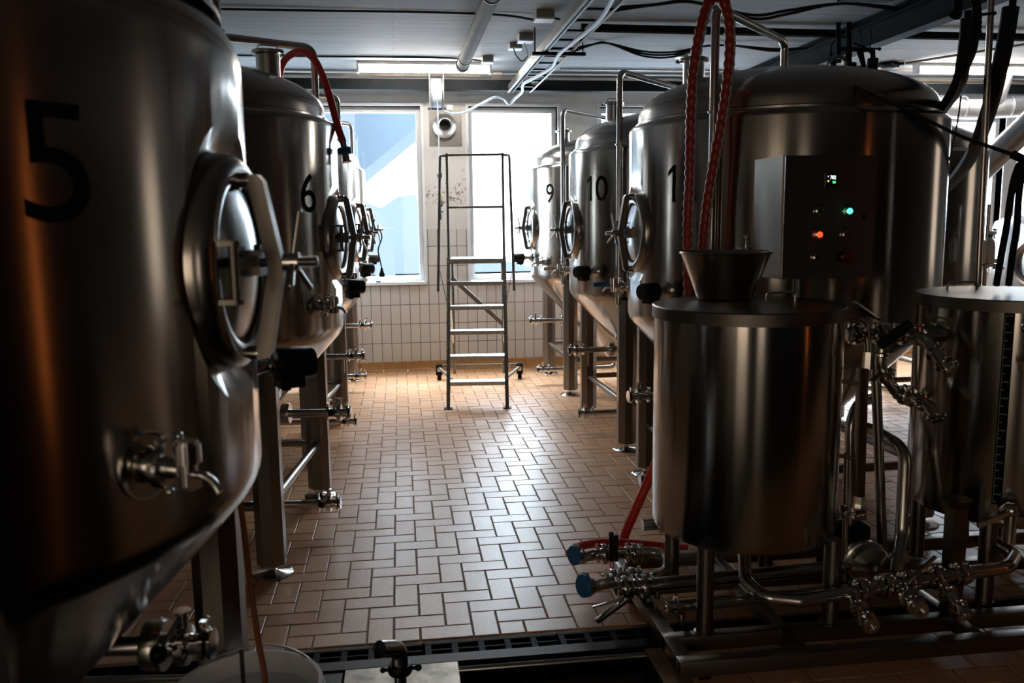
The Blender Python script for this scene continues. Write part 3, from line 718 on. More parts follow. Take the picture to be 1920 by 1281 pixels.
# big I beam across the ceiling
mb = MB(); xb = 3.42
mb.box((xb - .055, .5, 2.90), (xb + .055, 8.49, 2.91)); mb.box((xb - .055, .5, 2.75), (xb + .055, 8.49, 2.76)); mb.box((xb - .005, .5, 2.76), (xb + .005, 8.49, 2.90))
mb.box((xb - .02, .5, 2.91), (xb + .02, 8.49, 2.968))
tag(mb.obj('ceiling_beam', 'beam'), 'dark steel beam crossing the ceiling above the tank marked 11', 'beam')

def lamp(x0, x1, y, name_label, grp='ceiling tube lamps'):
    t = thing('tube_light', name_label, 'light', (x0, y, CZ), 0, grp)
    L = x1 - x0
    MB().box((0, -.05, -.03), (L, .05, 0)).obj('housing', 'frame', t, bevel=.004)
    MB().lathe([(0, .02), (.028, .02), (.034, .03), (.034, L - .03), (.028, L - .02), (0, L - .02)], o=(0, 0, -.058), d=(1, 0, 0), n=20).obj('lit_tube', 'tube_lit', t)
    for e in (0, L - .02): MB().box((e, -.045, -.098), (e + .02, .045, -.03)).obj('end_cap', 'frame', t, bevel=.004)
    return t
lp0 = atz(668, 127, 2.97); lp1 = atz(913, 127, 2.97)
lamp(-.33, .88, 8.02, 'lit white tube light on the ceiling above the left window')
lamp(4.9, 6.1, 7.80, 'lit white tube light on the ceiling at the far right, past the black hoses')

# drain pipe on the ceiling
t = thing('drain_pipe', 'fat grey drain pipe hanging under the ceiling, its open end above the lamp', 'pipe', (0, 0, 0))
MB().lathe([(.052, 0), (.052, 7.0), (.046, 7.0), (.046, 6.9)], o=(.58, .55, 2.86), d=(0, 1, 0), n=28).obj('pipe', 'pvc', t)
MB().lathe([(.052, 0), (.060, .002), (.060, .075), (.052, .085)], o=(.58, 7.46, 2.86), d=(0, 1, 0), n=28).lathe([(0, .02), (.047, .02)], o=(.58, 7.47, 2.86), d=(0, 1, 0), n=28).obj('socket_end', 'pvc', t)
for y in (7.2, 5.2, 3.2):
    MB().lathe([(.053, 0), (.057, 0), (.057, .02), (.053, .02)], o=(.58, y, 2.86), d=(0, 1, 0), n=24, closed=True).cyl((.58, y + .01, 2.915), (.58, y + .01, 2.97), .006, n=8).obj('pipe_clip', 'darksteel', t)

# cable ladder
t = thing('cable_ladder', 'galvanised cable ladder running along the ceiling from the window wall', 'cable tray', (0, 0, 0))
xa, xb2, zc_ = 1.10, 1.335, 2.825
for x in (xa, xb2):
    mb = MB(); mb.box((x - .003, .6, zc_ - .03), (x + .003, 8.60, zc_ + .03)); s_ = 1 if x == xa else -1
    mb.box((min(x, x + .018 * s_), .6, zc_ - .033), (max(x, x + .018 * s_), 8.60, zc_ - .030)); mb.box((min(x, x + .018 * s_), .6, zc_ + .030), (max(x, x + .018 * s_), 8.60, zc_ + .033)); mb.obj('rail', 'galv', t)
y = .8
while y < 8.7:
    MB().box((xa, y - .018, zc_ - .022), (xb2, y + .018, zc_ - .008)).obj('rung', 'darksteel', t); y += .30
for y in (2.0, 4.4, 6.55): MB().box((xa - .07, y - .02, zc_ - .055), (xb2 + .10, y + .02, zc_ - .033)).cyl((xa - .05, y, zc_ - .04), (xa - .05, y, 2.97), .005, n=8).cyl((xb2 + .08, y, zc_ - .04), (xb2 + .08, y, 2.97), .005, n=8).obj('bracket', 'beam', t)

def cable(name, pts, r, m, label, cat='cable', k=6, group=None):
    o = MB().tube(smooth_path(pts, k), r, n=8).obj(name, m); return tag(o, label, cat, group)
cable('cable', [(1.40, .8, 2.83), (1.30, 2.5, 2.83), (1.22, 4.4, 2.81), (1.27, 5.4, 2.77), (1.20, 6.3, 2.745), (1.24, 6.9, 2.745), (1.17, 7.5, 2.745), (1.14, 7.8, 2.75), (1.19, 8.2, 2.745), (1.17, 8.5, 2.73), (1.12, 8.62, 2.69), (1.05, 8.5, 2.72)], .014, 'wcable', 'white cable winding down along the cable ladder', k=8)
cable('air_hose', [(1.05, 8.5, 2.72), (.95, 8.4, 2.72), (.80, 8.42, 2.65), (.66, 8.45, 2.585), (.54, 8.46, 2.575), (.46, 8.46, 2.60), (.435, 8.45, 2.63)], .012, 'wcable', 'white hose hanging from the cable ladder to the hose reel', 'hose')
cable('cable', [(xa + .04, .7, 2.80), (xa + .05, 3, 2.80), (xa + .04, 6, 2.80), (xa + .05, 8.6, 2.80)], .011, 'cable', 'black cable lying straight inside the cable ladder')
cable('cable', [(XL + .02, 6.1, 2.962), (-1.0, 6.1, 2.955), (.2, 6.1, 2.96), (.75, 6.12, 2.955), (1.02, 6.2, 2.94)], .008, 'cable', 'thin black ceiling cable ending at the nearest grey box')
cable('cable', [(XL + .02, 7.75, 2.962), (-1.0, 7.75, 2.96), (.3, 7.75, 2.962), (.62, 7.77, 2.957), (.80, 7.82, 2.95)], .008, 'cable', 'thin black ceiling cable just in front of the lit tube light')
# boxes
def jbox(px, py, w_, h_, lab, z=CZ):
    p = atz(px, py, z)
    t = thing('junction_box', lab, 'box', (p.x, p.y, z), 0, 'grey junction boxes on the ceiling')
    MB().box((-w_ / 2, -w_ / 2, -h_), (w_ / 2, w_ / 2, 0)).obj('housing', 'greybox', t, bevel=.004)
    MB().box((-w_ / 2 - .002, -w_ / 2 - .002, -h_ - .012), (w_ / 2 + .002, w_ / 2 + .002, -h_)).obj('lid', 'frame', t, bevel=.003)
    return p
jb = [jbox(1020, 22, .125, .05, 'largest grey junction box on the ceiling, left of the cable ladder'),
      jbox(985, 64, .11, .05, 'grey junction box on the ceiling, third in the row, higher of the close pair'),
      jbox(966, 82, .10, .035, 'grey junction box with a looping black wire below it'),
      jbox(914, 106, .095, .045, 'small grey junction box right of the drain pipe end'),
      jbox(932, 137, .085, .04, 'small grey junction box right of the lit tube light'),
      jbox(1278, 97, .09, .04, 'lone grey junction box on the ceiling above the tank marked 10')]
p = jb[2]
cable('cable_loop', [(p.x - .02, p.y - .05, CZ - .045), (p.x, p.y - .05, CZ - .10), (p.x + .05, p.y - .05, CZ - .145), (p.x + .09, p.y - .07, CZ - .10), (jb[1].x - .01, jb[1].y, CZ - .06)], .005, 'cable', 'black wire loop hanging between two grey junction boxes')
p = jb[0]
cable('cable', [(p.x + .06, p.y, CZ - .04), (p.x + .12, p.y + .02, CZ - .05), (p.x + .19, p.y + .15, CZ - .10)], .008, 'cable', 'short black cable from the largest grey box to the cable ladder')
for i, dz in enumerate((0, .018, .036)):
    cable('cable', [(1.36, 7.05 + dz, 2.90 - dz), (1.6, 7.0, 2.945), (1.72, 6.98, 2.95), (2.0, 6.95, 2.885 - dz), (2.25, 6.93, 2.88 - dz), (2.5, 6.95, 2.93), (2.75, 6.97, 2.945), (3.1, 6.95, 2.92 - dz * .5), (3.4, 6.95, 2.93)], .008, 'cable',
          'sagging black cable of the bundle between cable ladder and ceiling beam', group='sagging black ceiling cables')
for i, dz in enumerate((0, .022)):
    cable('cable', [(1.37, 5.65, 2.90 - dz), (1.7, 5.65, 2.93), (1.95, 5.64, 2.95), (2.35, 5.62, 2.87 - dz), (2.6, 5.6, 2.90 - dz), (3.0, 5.62, 2.955), (3.5, 5.6, 2.92 - dz)], .010, 'cable',
          'thick black cable of the pair slung under the ceiling behind the ribbed hoses', group='slung black cable pair')
cable('heating_pipe', [(1.36, 6.35, 2.93), (2.2, 6.35, 2.925), (3.4, 6.36, 2.92), (5.5, 6.38, 2.92), (8.4, 6.4, 2.92)], .030, 'beam', 'dark insulated pipe running across the ceiling to the far right', 'pipe')
jp = atz(1667, 117, CZ)
t = thing('cable_junction', 'black star shaped cable junction on the ceiling right of the hanging valves', 'junction', (jp.x, jp.y, CZ))
MB().lathe([(0, -.05), (.06, -.05), (.085, -.03), (.085, 0), (0, 0)], n=8).obj('cover', 'beam', t)
for a in (20, 75, 140, 200, 260, 320): MB().cyl((.07 * cos(R(a)), .07 * sin(R(a)), -.022), (.13 * cos(R(a)), .13 * sin(R(a)), -.022), .014, n=10).obj('cable_gland', 'beam', t)
cable('conduit', [(jp.x + .12, jp.y - .08, CZ - .02), (jp.x + .8, jp.y - 1.3, CZ - .02), (jp.x + 1.9, jp.y - 3.2, CZ - .02)], .010, 'pvc', 'grey conduit running from the star junction towards the right edge', 'conduit')
cable('conduit', [(3.5, jp.y + .25, CZ - .02), (jp.x - .12, jp.y + .1, CZ - .02)], .010, 'pvc', 'grey conduit from the ceiling beam to the star junction', 'conduit')
cable('conduit', [(jp.x + .1, jp.y + .3, CZ - .02), (8.4, jp.y + .35, CZ - .02)], .010, 'pvc', 'thin conduit crossing the ceiling in front of the far right lamp', 'conduit')

# hose reel on the beam
t = thing('hose_reel', 'metal hose reel wound with white hose, hung on the beam between the windows', 'hose reel', (.392, 8.40, 2.62))
for s_ in (-1, 1):
    MB().poly([(s_ * .066, -.05, .34), (s_ * .066, .05, .34), (s_ * .066, .05, .05), (s_ * .066, .03, -.02), (s_ * .066, -.03, -.02), (s_ * .066, -.05, .05)], (1, 0, 0), .005).obj('side_bracket', 'alu', t, bevel=.001)
    MB().lathe([(.05, 0), (.155, 0), (.155, .004), (.05, .004)], o=(s_ * .054, 0, .13), d=(1, 0, 0), n=40, closed=True).obj('flange', 'alu', t)
MB().box((-.068, -.05, .337), (.073, .05, .349)).obj('mounting_plate', 'alu', t)
MB().cyl((-.085, 0, -.012), (.085, 0, -.012), .008, n=12).obj('guide_roller', 'black', t)
mb = MB(); pts = []
for k in range(0, 9 * 24):
    a = k / 24 * 2 * pi; pts.append((-.044 + .088 * k / (9 * 24), .132 * cos(a), .13 + .132 * sin(a)))
mb.tube(pts, .0075, n=8); mb.obj('wound_hose', 'wcable', t)
MB().cyl((-.05, 0, .13), (.05, 0, .13), .12, n=32).obj('drum', 'frame', t)
MB().tube([(.0, -.13, .13), (.005, -.09, .0), (.01, -.05, -.2), (.012, -.05, -.83)], .006, n=8, fil=.05).obj('hanging_hose', 'wcable', t)
bs = MB().lathe([(0, -.035), (.020, -.025), (.026, -.01), (.026, .01), (.020, .025), (0, .035)], o=(.012, -.05, -.64), n=14).obj('stop_ball', 'black', t)
g_ = MB().cyl((.012, -.05, -.83), (.012, -.05, -.88), .010, n=12).cyl((.012, -.05, -.88), (.012, -.05, -1.0), .007, n=12).box((-.008, -.062, -.935), (.032, -.038, -.915)).cyl((-.015, -.05, -.985), (.040, -.05, -.985), .006, n=8).cyl((.012, -.05, -1.0), (.012, -.05, -1.06), .010, n=12).obj('hose_nozzle', 'darksteel', t)
MB().box((-.012, -.066, -.862), (.036, -.034, -.838)).obj('coupling', 'yellow', g_, bevel=.003)

# round extract vent on a square plate
t = thing('extract_vent', 'round metal vent pipe on a square sheet plate between the windows', 'vent', (.50, WY, 2.50))
MB().box((-.165, -.006, -.20), (.165, 0, .19)).obj('plate', 'galv', t)
MB().lathe([(.085, -.02), (.112, 0), (.12, .02), (.12, .05), (.112, .06), (.102, .085), (.075, .11), (.07, .14), (.058, .145), (.052, .12), (.052, -.01)], o=(-.01, 0, 0), d=(0, -1, 0), n=40).obj('spigot', 'alu', t)
MB().lathe([(0, .03), (.052, .03)], o=(-.01, 0, 0), d=(0, -1, 0), n=40).obj('dark_opening', 'black', t)
MB().box((.02, -.02, .16), (.075, -.006, .205)).obj('bracket', 'alu', t)

# ------------------------------------------------------------------ rolling platform ladder
L0 = thing('platform_ladder', 'silver rolling platform ladder with guard rails standing before the windows', 'ladder', (.607, 6.93, 0), R(-6.0))
W2 = .245
def stile_y(z): return .17 + (z - .2) * .50 if z > .2 else .17 * z / .2 * 1.0
for s_ in (-1, 1):
    x = s_ * W2
    MB().bar((x, 0.0, .0), (x, .60, 1.225), .030, .022, (0, 0, 1)).obj('stile', 'ladder', L0)
    MB().box((x - .035, -.03, 0), (x + .035, .04, .008)).obj('foot_plate', 'darksteel', L0)
# treads
for k in range(1, 6):
    z = .203 * k; y = .60 * z / 1.225 + .03
    mb = MB().box((-W2 + .012, y - .03, z - .004), (W2 - .012, y + .10, z + .004)); mb.box((-W2 + .012, y - .034, z - .028), (W2 - .012, y - .026, z + .004)); mb.box((-W2 + .012, y + .096, z - .02), (W2 - .012, y + .10, z + .004))
    mb.obj('tread', 'alu', L0)
mb = MB().box((-W2 + .005, .62, 1.205), (W2 - .005, 1.12, 1.213)); mb.box((-W2 + .005, .612, 1.172), (W2 - .005, .62, 1.213)); mb.box((-W2 + .005, 1.112, 1.172), (W2 - .005, 1.12, 1.213)); mb.obj('platform', 'alu', L0)
for s_ in (-1, 1):
    x = s_ * W2
    MB().cyl((x, .63, 1.16), (x * .99, .63, 2.13), .012, n=12).obj('guard_post', 'ladder', L0)
    MB().cyl((x * .96, 1.09, .10), (x * .96, 1.09, 1.2), .014, n=12).obj('rear_post', 'ladder', L0)
    MB().tube([(x * 1.02, .64, 2.11), (x + s_ * .055, .60, 2.11), (x + s_ * .075, .22, .96)], .012, n=12, fil=.03).obj('handrail', 'ladder', L0)
    MB().bar((x, .36, .80), (x + s_ * .072, .36, 1.16), .010, .006).obj('rail_strut', 'ladder', L0)
    MB().bar((x, .50, 1.04), (x * .98, 1.09, .40), .016, .02).obj('side_brace', 'alu', L0)
    MB().bar((x, .70, .12), (x + s_ * .15, 1.32, .12), .02, .02).obj('caster_arm', 'ladder', L0)
    MB().bar((x, .42, .30), (x + s_ * .05, 1.0, .18), .008, .022).obj('gusset', 'alu', L0)
    c = (x + s_ * .15, 1.33, 0)
    cs = MB().box((c[0] - .031, c[1] - .034, .050), (c[0] + .031, c[1] + .034, .150)).cyl((c[0], c[1], .12), (c[0], c[1], .155), .028, n=16).obj('caster', 'black', L0)
    MB().cyl((c[0] - .018, c[1], .046), (c[0] + .018, c[1], .046), .046, n=24).obj('wheel', 'rubber', cs)
    MB().box((c[0] - .016, c[1] - .038, .085), (c[0] + .016, c[1] - .034, .12)).obj('caster_plate', 'alu', cs)
MB().bar((-W2 - .16, 1.33, .14), (W2 + .16, 1.33, .14), .022, .022).obj('rear_bar', 'ladder', L0)
MB().cyl((-W2, .63, 2.115), (W2, .63, 2.115), .011, n=12).obj('top_rail', 'ladder', L0)
MB().cyl((-W2, .63, 1.665), (W2, .63, 1.665), .011, n=12).obj('mid_rail', 'ladder', L0)
MB().bar((-W2, 1.09, 1.02), (W2, 1.09, .56), .040, .012, (0, 1, 0)).obj('cross_brace', 'galv', L0)
MB().tube([(.07, .63, 2.105), (.07, .625, 2.10), (.072, .62, 1.98)], .004, n=8).obj('latch_hook', 'darksteel', L0)

# ------------------------------------------------------------------ outside the windows
mb = MB()
mb.box((-1.6, 11.0, 3.55), (3.6, 15.5, 3.75))
O = tag(MB().poly([(-3.2, 12.0, 3.9), (.9, 12.0, 3.9), (.9, 12.0, 3.30), (-.60, 12.0, 2.12), (-3.2, 12.0, .9), (-3.2, 12.0, 2.2), (-1.1, 12.0, 3.1), (-1.1, 12.0, 3.7), (-3.2, 12, 3.0)], (0, 1, 0), 2.5).obj('outside_stairway', 'concrete'), 'hazy grey stairway structure outside the left window', 'stairway')
tag(MB().box((-.70, 11.5, 2.2), (-.52, 11.7, 3.75)).obj('outside_column', 'rail'), 'pale column outside under the stairway, seen through the left window', 'column')
mb = MB()
pts = [(-30, 0)]; random.seed(8)
for i in range(60): pts.append((-30 + i * 1.2, (5.0 if i < 27 else .2) + .7 * sin(i * .5) + random.random() * .8))
pts.append((42, 0)); mb.poly([(p[0], 60, p[1] - 2.2) for p in pts], (0, 1, 0), 3)
tag(mb.obj('distant_hill', 'far'), 'hazy blue wooded hillside far beyond the left window', 'hill')
random.seed(3)
for i in range(3):
    x = -5.5 + i * 2.0 + random.random() * .8; h_ = 1.0 + random.random() * 1.6
    b_ = MB().box((x, 52, -6), (x + 1.0 + random.random() * .7, 54, -1.2 + h_)).obj('distant_building', 'far2' if i % 2 else 'rail')
    tag(b_, 'hazy distant building below the hillside outside the windows', 'building', 'distant buildings')

# ------------------------------------------------------------------ drain channel, pit edge, steel plate
def grate_mesh(L):
    mb = MB()
    mb.box((0, 0, -.02), (L, .012, 0)); mb.box((0, .088, -.02), (L, .10, 0)); mb.box((0, .046, -.02), (L, .054, -.002))
    x = 0
    while x < L: mb.box((x, .012, -.018), (x + .022, .088, -.001)); x += .098
    return mb.mesh('drain_grate', 'iron', 30, bevel=.0015)
GM = grate_mesh(.49)
for i in range(14):
    o = bpy.data.objects.new('drain_grate', GM); COL.objects.link(o); o.location = (-1.95 + i * .5, 2.90, -.004)
    tag(o, 'black slotted drain grate in the floor channel along the tile edge', 'grate', 'black drain grates')
tag(MB().box((XL, 2.885, -.08), (XR, 2.898, .004)).box((XL, 2.84, -.012), (XR, 2.885, .004)).obj('channel_edge', 'darksteel', bevel=.002), 'long dark steel edge strip on the near side of the drain channel', 'edge strip')
tag(MB().cyl((.16, 2.822, -.022), (PX1, 2.822, -.022), .014, n=12).obj('edge_pipe', 'pipe'), 'thin steel pipe along the pit edge right of the steel plate', 'pipe')
t = thing('cover_plate', 'square mottled steel plate on the floor at the bottom of the picture', 'plate', (-.23, 2.30, 0))
MB().box((0, 0, -.004), (.39, .535, .004)).obj('plate', 'plate', t, bevel=.0015)
# standing hose stub on the plate
t = thing('standpipe', 'short steel standpipe with an open elbow standing on the steel plate', 'pipe', (-.035, 2.36, .004))
MB().cyl((0, 0, 0), (0, 0, .25), .018, n=16).lathe([(.018, 0), (.045, 0), (.045, .008), (.018, .008)], n=24, closed=True).obj('pipe', 'pipe', t)
cl_ = MB().lathe([(.018, .235), (.033, .238), (.036, .245), (.036, .258), (.033, .265), (.018, .268)], n=24, closed=True).cyl((-.05, 0, .25), (.05, 0, .25), .006, n=8).ball((.053, 0, .25), .011, 10).ball((-.05, 0, .25), .009, 10).obj('clamp', 'darksteel', t)
MB().tube([(0, 0, .26), (0, 0, .315), (-.055, -.055, .345)], .024, n=18, fil=.04, cap=False).obj('elbow', 'pipe', t)
MB().lathe([(0, 0), (.0215, 0)], o=(-.045, -.045, .339), d=(-.055, -.055, .03), n=18).obj('opening', 'black', t)

# ------------------------------------------------------------------ white bucket and hose
t = thing('plastic_bucket', 'white plastic bucket of pale liquid below the tank marked 5', 'bucket', (-.402, 2.02, 0)); t.scale = (1.12, 1.12, 1.06)
MB().lathe([(0, 0), (.130, 0), (.134, .004), (.152, .33), (.158, .332), (.158, .345), (.153, .348), (.156, .392), (.162, .394), (.162, .402), (.153, .402), (.149, .34), (.128, .008), (0, .008)], n=64).obj('pail', 'bucketw', t)
MB().lathe([(0, .350), (.1485, .350)], n=48).obj('liquid', 'foam', t)
MB().torus((0, 0, .36), (0, .35, -.94), .166, .003, n=40, a0=0, a1=pi).obj('handle', 'alu', t)
hp = [at(444, 860, 2.25), at(449, 925, 2.23), at(458, 1000, 2.2), at(470, 1100, 2.15), at(484, 1200, 2.10), at(497, 1285, 2.06), (-.385, 2.03, .30), (-.40, 2.03, .10)]
cable('drain_hose', hp, .0078, 'brownhose', 'thin orange brown hose hanging from the tank marked 5 into the white bucket', 'hose', k=8)

# ------------------------------------------------------------------ cleaning skid on the right
SK = thing('cleaning_skid', 'low steel skid frame with pipes and pump carrying the two lidded tanks', 'machine frame', (.90, 2.56, 0))
def sk(mb, name, m, **k): # geometry given in world coordinates
    bmesh.ops.translate(mb.bm, verts=mb.bm.verts, vec=(-.90, -2.56, 0)); return mb.obj(name, m, SK, **k)
FZ0, FZ1 = .045, .10
for (y0, y1) in ((2.535, 2.585), (2.70, 2.75), (3.16, 3.21), (3.42, 3.47)):
    sk(MB().box((.875, y0, FZ0), (3.30, y1, FZ1)), 'beam', 'leg', bevel=.004)
for (x0, x1) in ((.875, .925), (1.30, 1.34), (1.95, 1.99), (2.60, 2.64), (3.25, 3.30)):
    sk(MB().box((x0, 2.585, FZ0), (x1, 3.42, FZ1 - .001)), 'crossbeam', 'leg', bevel=.004)
for (x, y) in ((.90, 3.20), (1.9, 3.38), (.98, 2.60), (2.9, 2.60), (2.9, 3.38)):
    c = sk(MB().box((x - .03, y - .03, .03), (x + .03, y + .03, FZ0)), 'caster', 'darksteel')
    MB().cyl((x - .9 - .018, y - 2.56, .024), (x - .9 + .018, y - 2.56, .024), .024, n=20).obj('wheel', 'rubber', c)

def lid_tank(cx_, cy_, R_, zb, zt, lab, legs, hang):
    t = thing('lidded_tank', lab, 'tank', (cx_, cy_, FZ1), 0, 'lidded steel tanks on the skid')
    o = FZ1
    MB().lathe([(0, zb - .03 - o), (R_ * .6, zb - .022 - o), (R_ - .03, zb - .004 - o), (R_ - .008, zb + .006 - o), (R_, zb + .03 - o), (R_, zt - .005 - o), (R_ - .01, zt - .005 - o), (R_ - .01, zb + .05 - o)], n=96).obj('shell', 'shell', t)
    MB().lathe([(R_ + .001, zt - .045 - o), (R_ + .008, zt - .045 - o), (R_ + .008, zt - .004 - o), (R_ + .004, zt - o), (0, zt + .006 - o)], n=96).obj('lid', 'yoke', t)
    for i, (hx, hy, a) in enumerate(hang):
        u = Vector((cos(a), sin(a), 0)) * .055; c = Vector((hx - cx_, hy - cy_, zt - o))
        MB().tube([c - u, c - u + Vector((0, 0, .036)), c + u + Vector((0, 0, .036)), c + u], .0045, n=10, fil=.012).obj('lid_handle', 'pipe', t)
    for (lx, ly) in legs:
        MB().cyl((lx, ly, 0), (lx, ly, zb + .02 - o), .030, n=24).lathe([(.03, 0), (.036, 0), (.036, .006), (.03, .008)], o=(lx, ly, 0), n=24, closed=True).obj('leg', 'leg', t)
    return t
ct = lid_tank(1.262, 2.985, .338, .395, 1.235, 'small dark steel tank with a flat lid and a steel bowl on top', [(-.235, -.255), (.235, -.255), (-.2, .22), (.2, .22)], [(1.40, 3.01, -.1)])
ct2 = lid_tank(2.37, 3.04, .345, .40, 1.245, 'flat lidded steel tank at the right edge, with a black level scale', [(-.22, -.24), (.235, -.255), (-.2, .22), (.2, .22)], [(2.25, 3.18, -.3), (2.52, 3.0, -.3)])
# level scale, port and valve of the right tank
T2 = Vector((2.37, 3.04, FZ1))
def on2(az_, z, r=.345): return Vector((r * cos(az_), r * sin(az_), z - FZ1))
a1 = R(231)
mb = MB()
for k in range(24):
    z = .50 + k * .03
    for dz, w_, in ((0, .020),):
        p = on2(a1, z, .3465); tt_ = Vector((-sin(a1), cos(a1), 0))
        q = [p - tt_ * .012, p + tt_ * (.012 if k % 2 else .0)]
        mb.bar(q[0], q[1], .0012, .003)
ml = MB(); p0 = on2(a1, .49, .3455); p1 = on2(a1, 1.20, .3455); ml.bar(p0, p1, .034, .0015, (cos(a1), sin(a1), 0)); sc_ = ml.obj('level_scale', 'num', ct2)
q0 = on2(a1, .50, .3465); q1 = on2(a1, 1.19, .3465); tt_ = Vector((-sin(a1), cos(a1), 0)) * -.0118
mb.bar(q0 + tt_, q1 + tt_, .0015, .0012, (cos(a1), sin(a1), 0)); mb.obj('scale_marks', 'greybox', sc_)
a2 = R(243)
p = on2(a2, 1.155); d = Vector((cos(a2), sin(a2), 0))
pt = MB().lathe([(.014, -.02), (.036, 0), (.038, .008), (.030, .014), (.014, .02)], o=p, d=d, n=28).tube([p, p + d * .055, p + d * .06 + Vector((0, 0, -.12))], .016, n=14, fil=.03)
po = pt.obj('port', 'polish', ct2)
q = p + d * .06 + Vector((0, 0, -.115))
MB().box(q + Vector((-.05, -.012, -.03)), q + Vector((-.014, .012, 0))).box(q + Vector((.016, -.012, -.03)), q + Vector((.036, .012, .0))).cyl(q, q + Vector((0, 0, -.05)), .020, n=16).obj('port_valve', 'pipe', po, bevel=.002)
MB().bar(q + Vector((.02, -.02, .02)), q + Vector((.09, -.03, .015)), .012, .005).obj('lever', 'black', po)
p = on2(R(238), .47)
dd_ = Vector((cos(R(238)), sin(R(238)), 0))
pv_ = MB().cyl(p - dd_ * .02, p + dd_ * .05, .026, n=20).lathe([(.03, .02), (.042, .024), (.042, .036), (.03, .04)], o=p, d=dd_, n=24, closed=True).cyl(p + dd_ * .05 + Vector((0, 0, .02)), p + dd_ * .05 + Vector((0, 0, -.10)), .022, n=18).ball(p + dd_ * .05 + Vector((0, 0, .02)), .028, 14).obj('bottom_valve', 'polish', ct2)
MB().bar(p + dd_ * .06 + Vector((-.0, 0, .02)), p + dd_ * .08 + Vector((-.13, 0, -.02)), .012, .016).obj('valve_handle', 'polish', pv_)

# steel bowl on the lid
b_ = atz(1362, 561, 1.243)
t = thing('steel_bowl', 'flared steel bowl standing on the lid of the small tank', 'bowl', (b_.x, b_.y + .02, 1.241))
MB().lathe([(0, .002), (.098, .002), (.104, .006), (.166, .172), (.172, .174), (.174, .179), (.170, .183), (.162, .178), (.158, .168), (.100, .010), (0, .008)], n=72).obj('bowl', 'dome', t)
MB().tube(smooth_path([(.17, .03, .176), (.155, .05, .12), (.125, .06, .03), (.118, .055, .006)], 5), .005, n=8).obj('handle', 'pipe', t)
t = thing('ball_fitting', 'polished pipe cap with a ball on top, behind the steel bowl', 'pipe fitting', tuple(at(1400, 470, 3.52)))
MB().cyl((0, 0, -.10), (0, 0, .015), .026, n=20).lathe([(.026, .0), (.034, .002), (.034, .010), (.026, .012)], n=20, closed=True).obj('cap', 'polish', t)
MB().cyl((0, 0, .015), (0, 0, .05), .006, n=10).ball((0, 0, .058), .014, 14).obj('ball', 'polish', t)
tp = at(1400, 470, 3.52)
sk(MB().cyl((tp.x, tp.y, FZ1), (tp.x, tp.y, tp.z - .09), .026, n=16), 'pipe', 'pipe')

# control box on a post
CB = thing('control_box', 'steel control box with green and red lamps and a small display, above the lidded tank', 'control box', (1.44, 3.10, 1.312))
bw, bh, bd = .372, .466, .27
MB().box((0, .012, 0), (bw, bd, bh)).obj('housing', 'leg', CB, bevel=.004)
dr = MB().box((.004, -.004, .003), (bw - .003, .010, bh - .003)).obj('door', 'dome', CB, bevel=.003)
def cbp(px, py):
    p = at(px, py, 3.094); return p.x - 1.44, p.z - 1.312
def lampb(px, py, r, mlens, mrim, name, lens_len=.022, core=None):
    x, z = cbp(px, py)
    o = MB().lathe([(r + .004, .004), (r + .004, .012), (r, .014), (r, .004)], o=(x, -.004, z), d=(0, -1, 0), n=24, closed=True).obj(name, mrim, CB)
    l = MB().lathe([(r, .010), (r, lens_len - .004), (r * .8, lens_len), (0, lens_len + .002)], o=(x, -.004, z), d=(0, -1, 0), n=24).obj('lens', mlens, o)
    return o
lampb(1535, 396, .011, 'green_off', 'pipe', 'indicator_lamp'); lampb(1590, 396, .011, 'green_on', 'pipe', 'indicator_lamp')
lampb(1534, 440, .011, 'red_on', 'pipe', 'indicator_lamp'); lampb(1585, 440, .011, 'red_off', 'pipe', 'indicator_lamp')
lampb(1530, 483, .011, 'black', 'pipe', 'push_button', .016)
x, z = cbp(1583, 482)
es = MB().lathe([(.012, 0), (.012, .022), (.021, .024), (.022, .034), (.016, .040), (0, .041)], o=(x, -.004, z), d=(0, -1, 0), n=28).obj('emergency_stop', 'red_off', CB)
x, z = cbp(1619, 407)
MB().lathe([(0, 0), (.011, 0), (.011, .005), (.008, .006), (0, .004)], o=(x, -.004, z), d=(0, -1, 0), n=20).box((x - .003, -.012, z - .006), (x + .003, -.004, z + .006)).obj('lock', 'black', CB)
x, z = cbp(1559, 337)
ds = MB().box((x - .0245, -.012, z - .0265), (x + .0245, -.004, z + .0265)).obj('display', 'black', CB, bevel=.002)
def flat_text(txt, size, x, y, z, m, parent, name, sxy=1.0):
    cu = bpy.data.curves.new('t', 'FONT'); cu.body = txt; cu.size = size; cu.align_x = 'CENTER'; cu.extrude = .0004
    o = bpy.data.objects.new('t', cu); COL.objects.link(o); dg = bpy.context.evaluated_depsgraph_get(); dg.update()
    me = bpy.data.meshes.new_from_object(o.evaluated_get(dg)); bpy.data.objects.remove(o)
    me.transform(Matrix.Translation((x, y, z)) @ Matrix.Rotation(R(90), 4, 'X') @ Matrix.Diagonal((sxy, 1, 1, 1))); me.materials.clear(); me.materials.append(M[m])
    o = bpy.data.objects.new(name, me); COL.objects.link(o); o.parent = parent; return o
flat_text("'", .018, x - .0165, -.0126, z + .001, 'digit', ds, 'digits')
flat_text('702', .019, x + .003, -.0126, z + .002, 'digit', ds, 'digits', .82)
MB().box((x - .018, -.0128, z - .008), (x - .013, -.012, z - .003)).obj('yellow_dot', mat('display_yellow', (.5, .4, .02), .3, emit=(1, .75, .1), es=.8), ds)
MB().box((x + .002, -.0128, z - .014), (x + .014, -.012, z - .005)).obj('green_dot', mat('display_green', (.02, .3, .1), .3, emit=(.05, .8, .25), es=.5), ds)
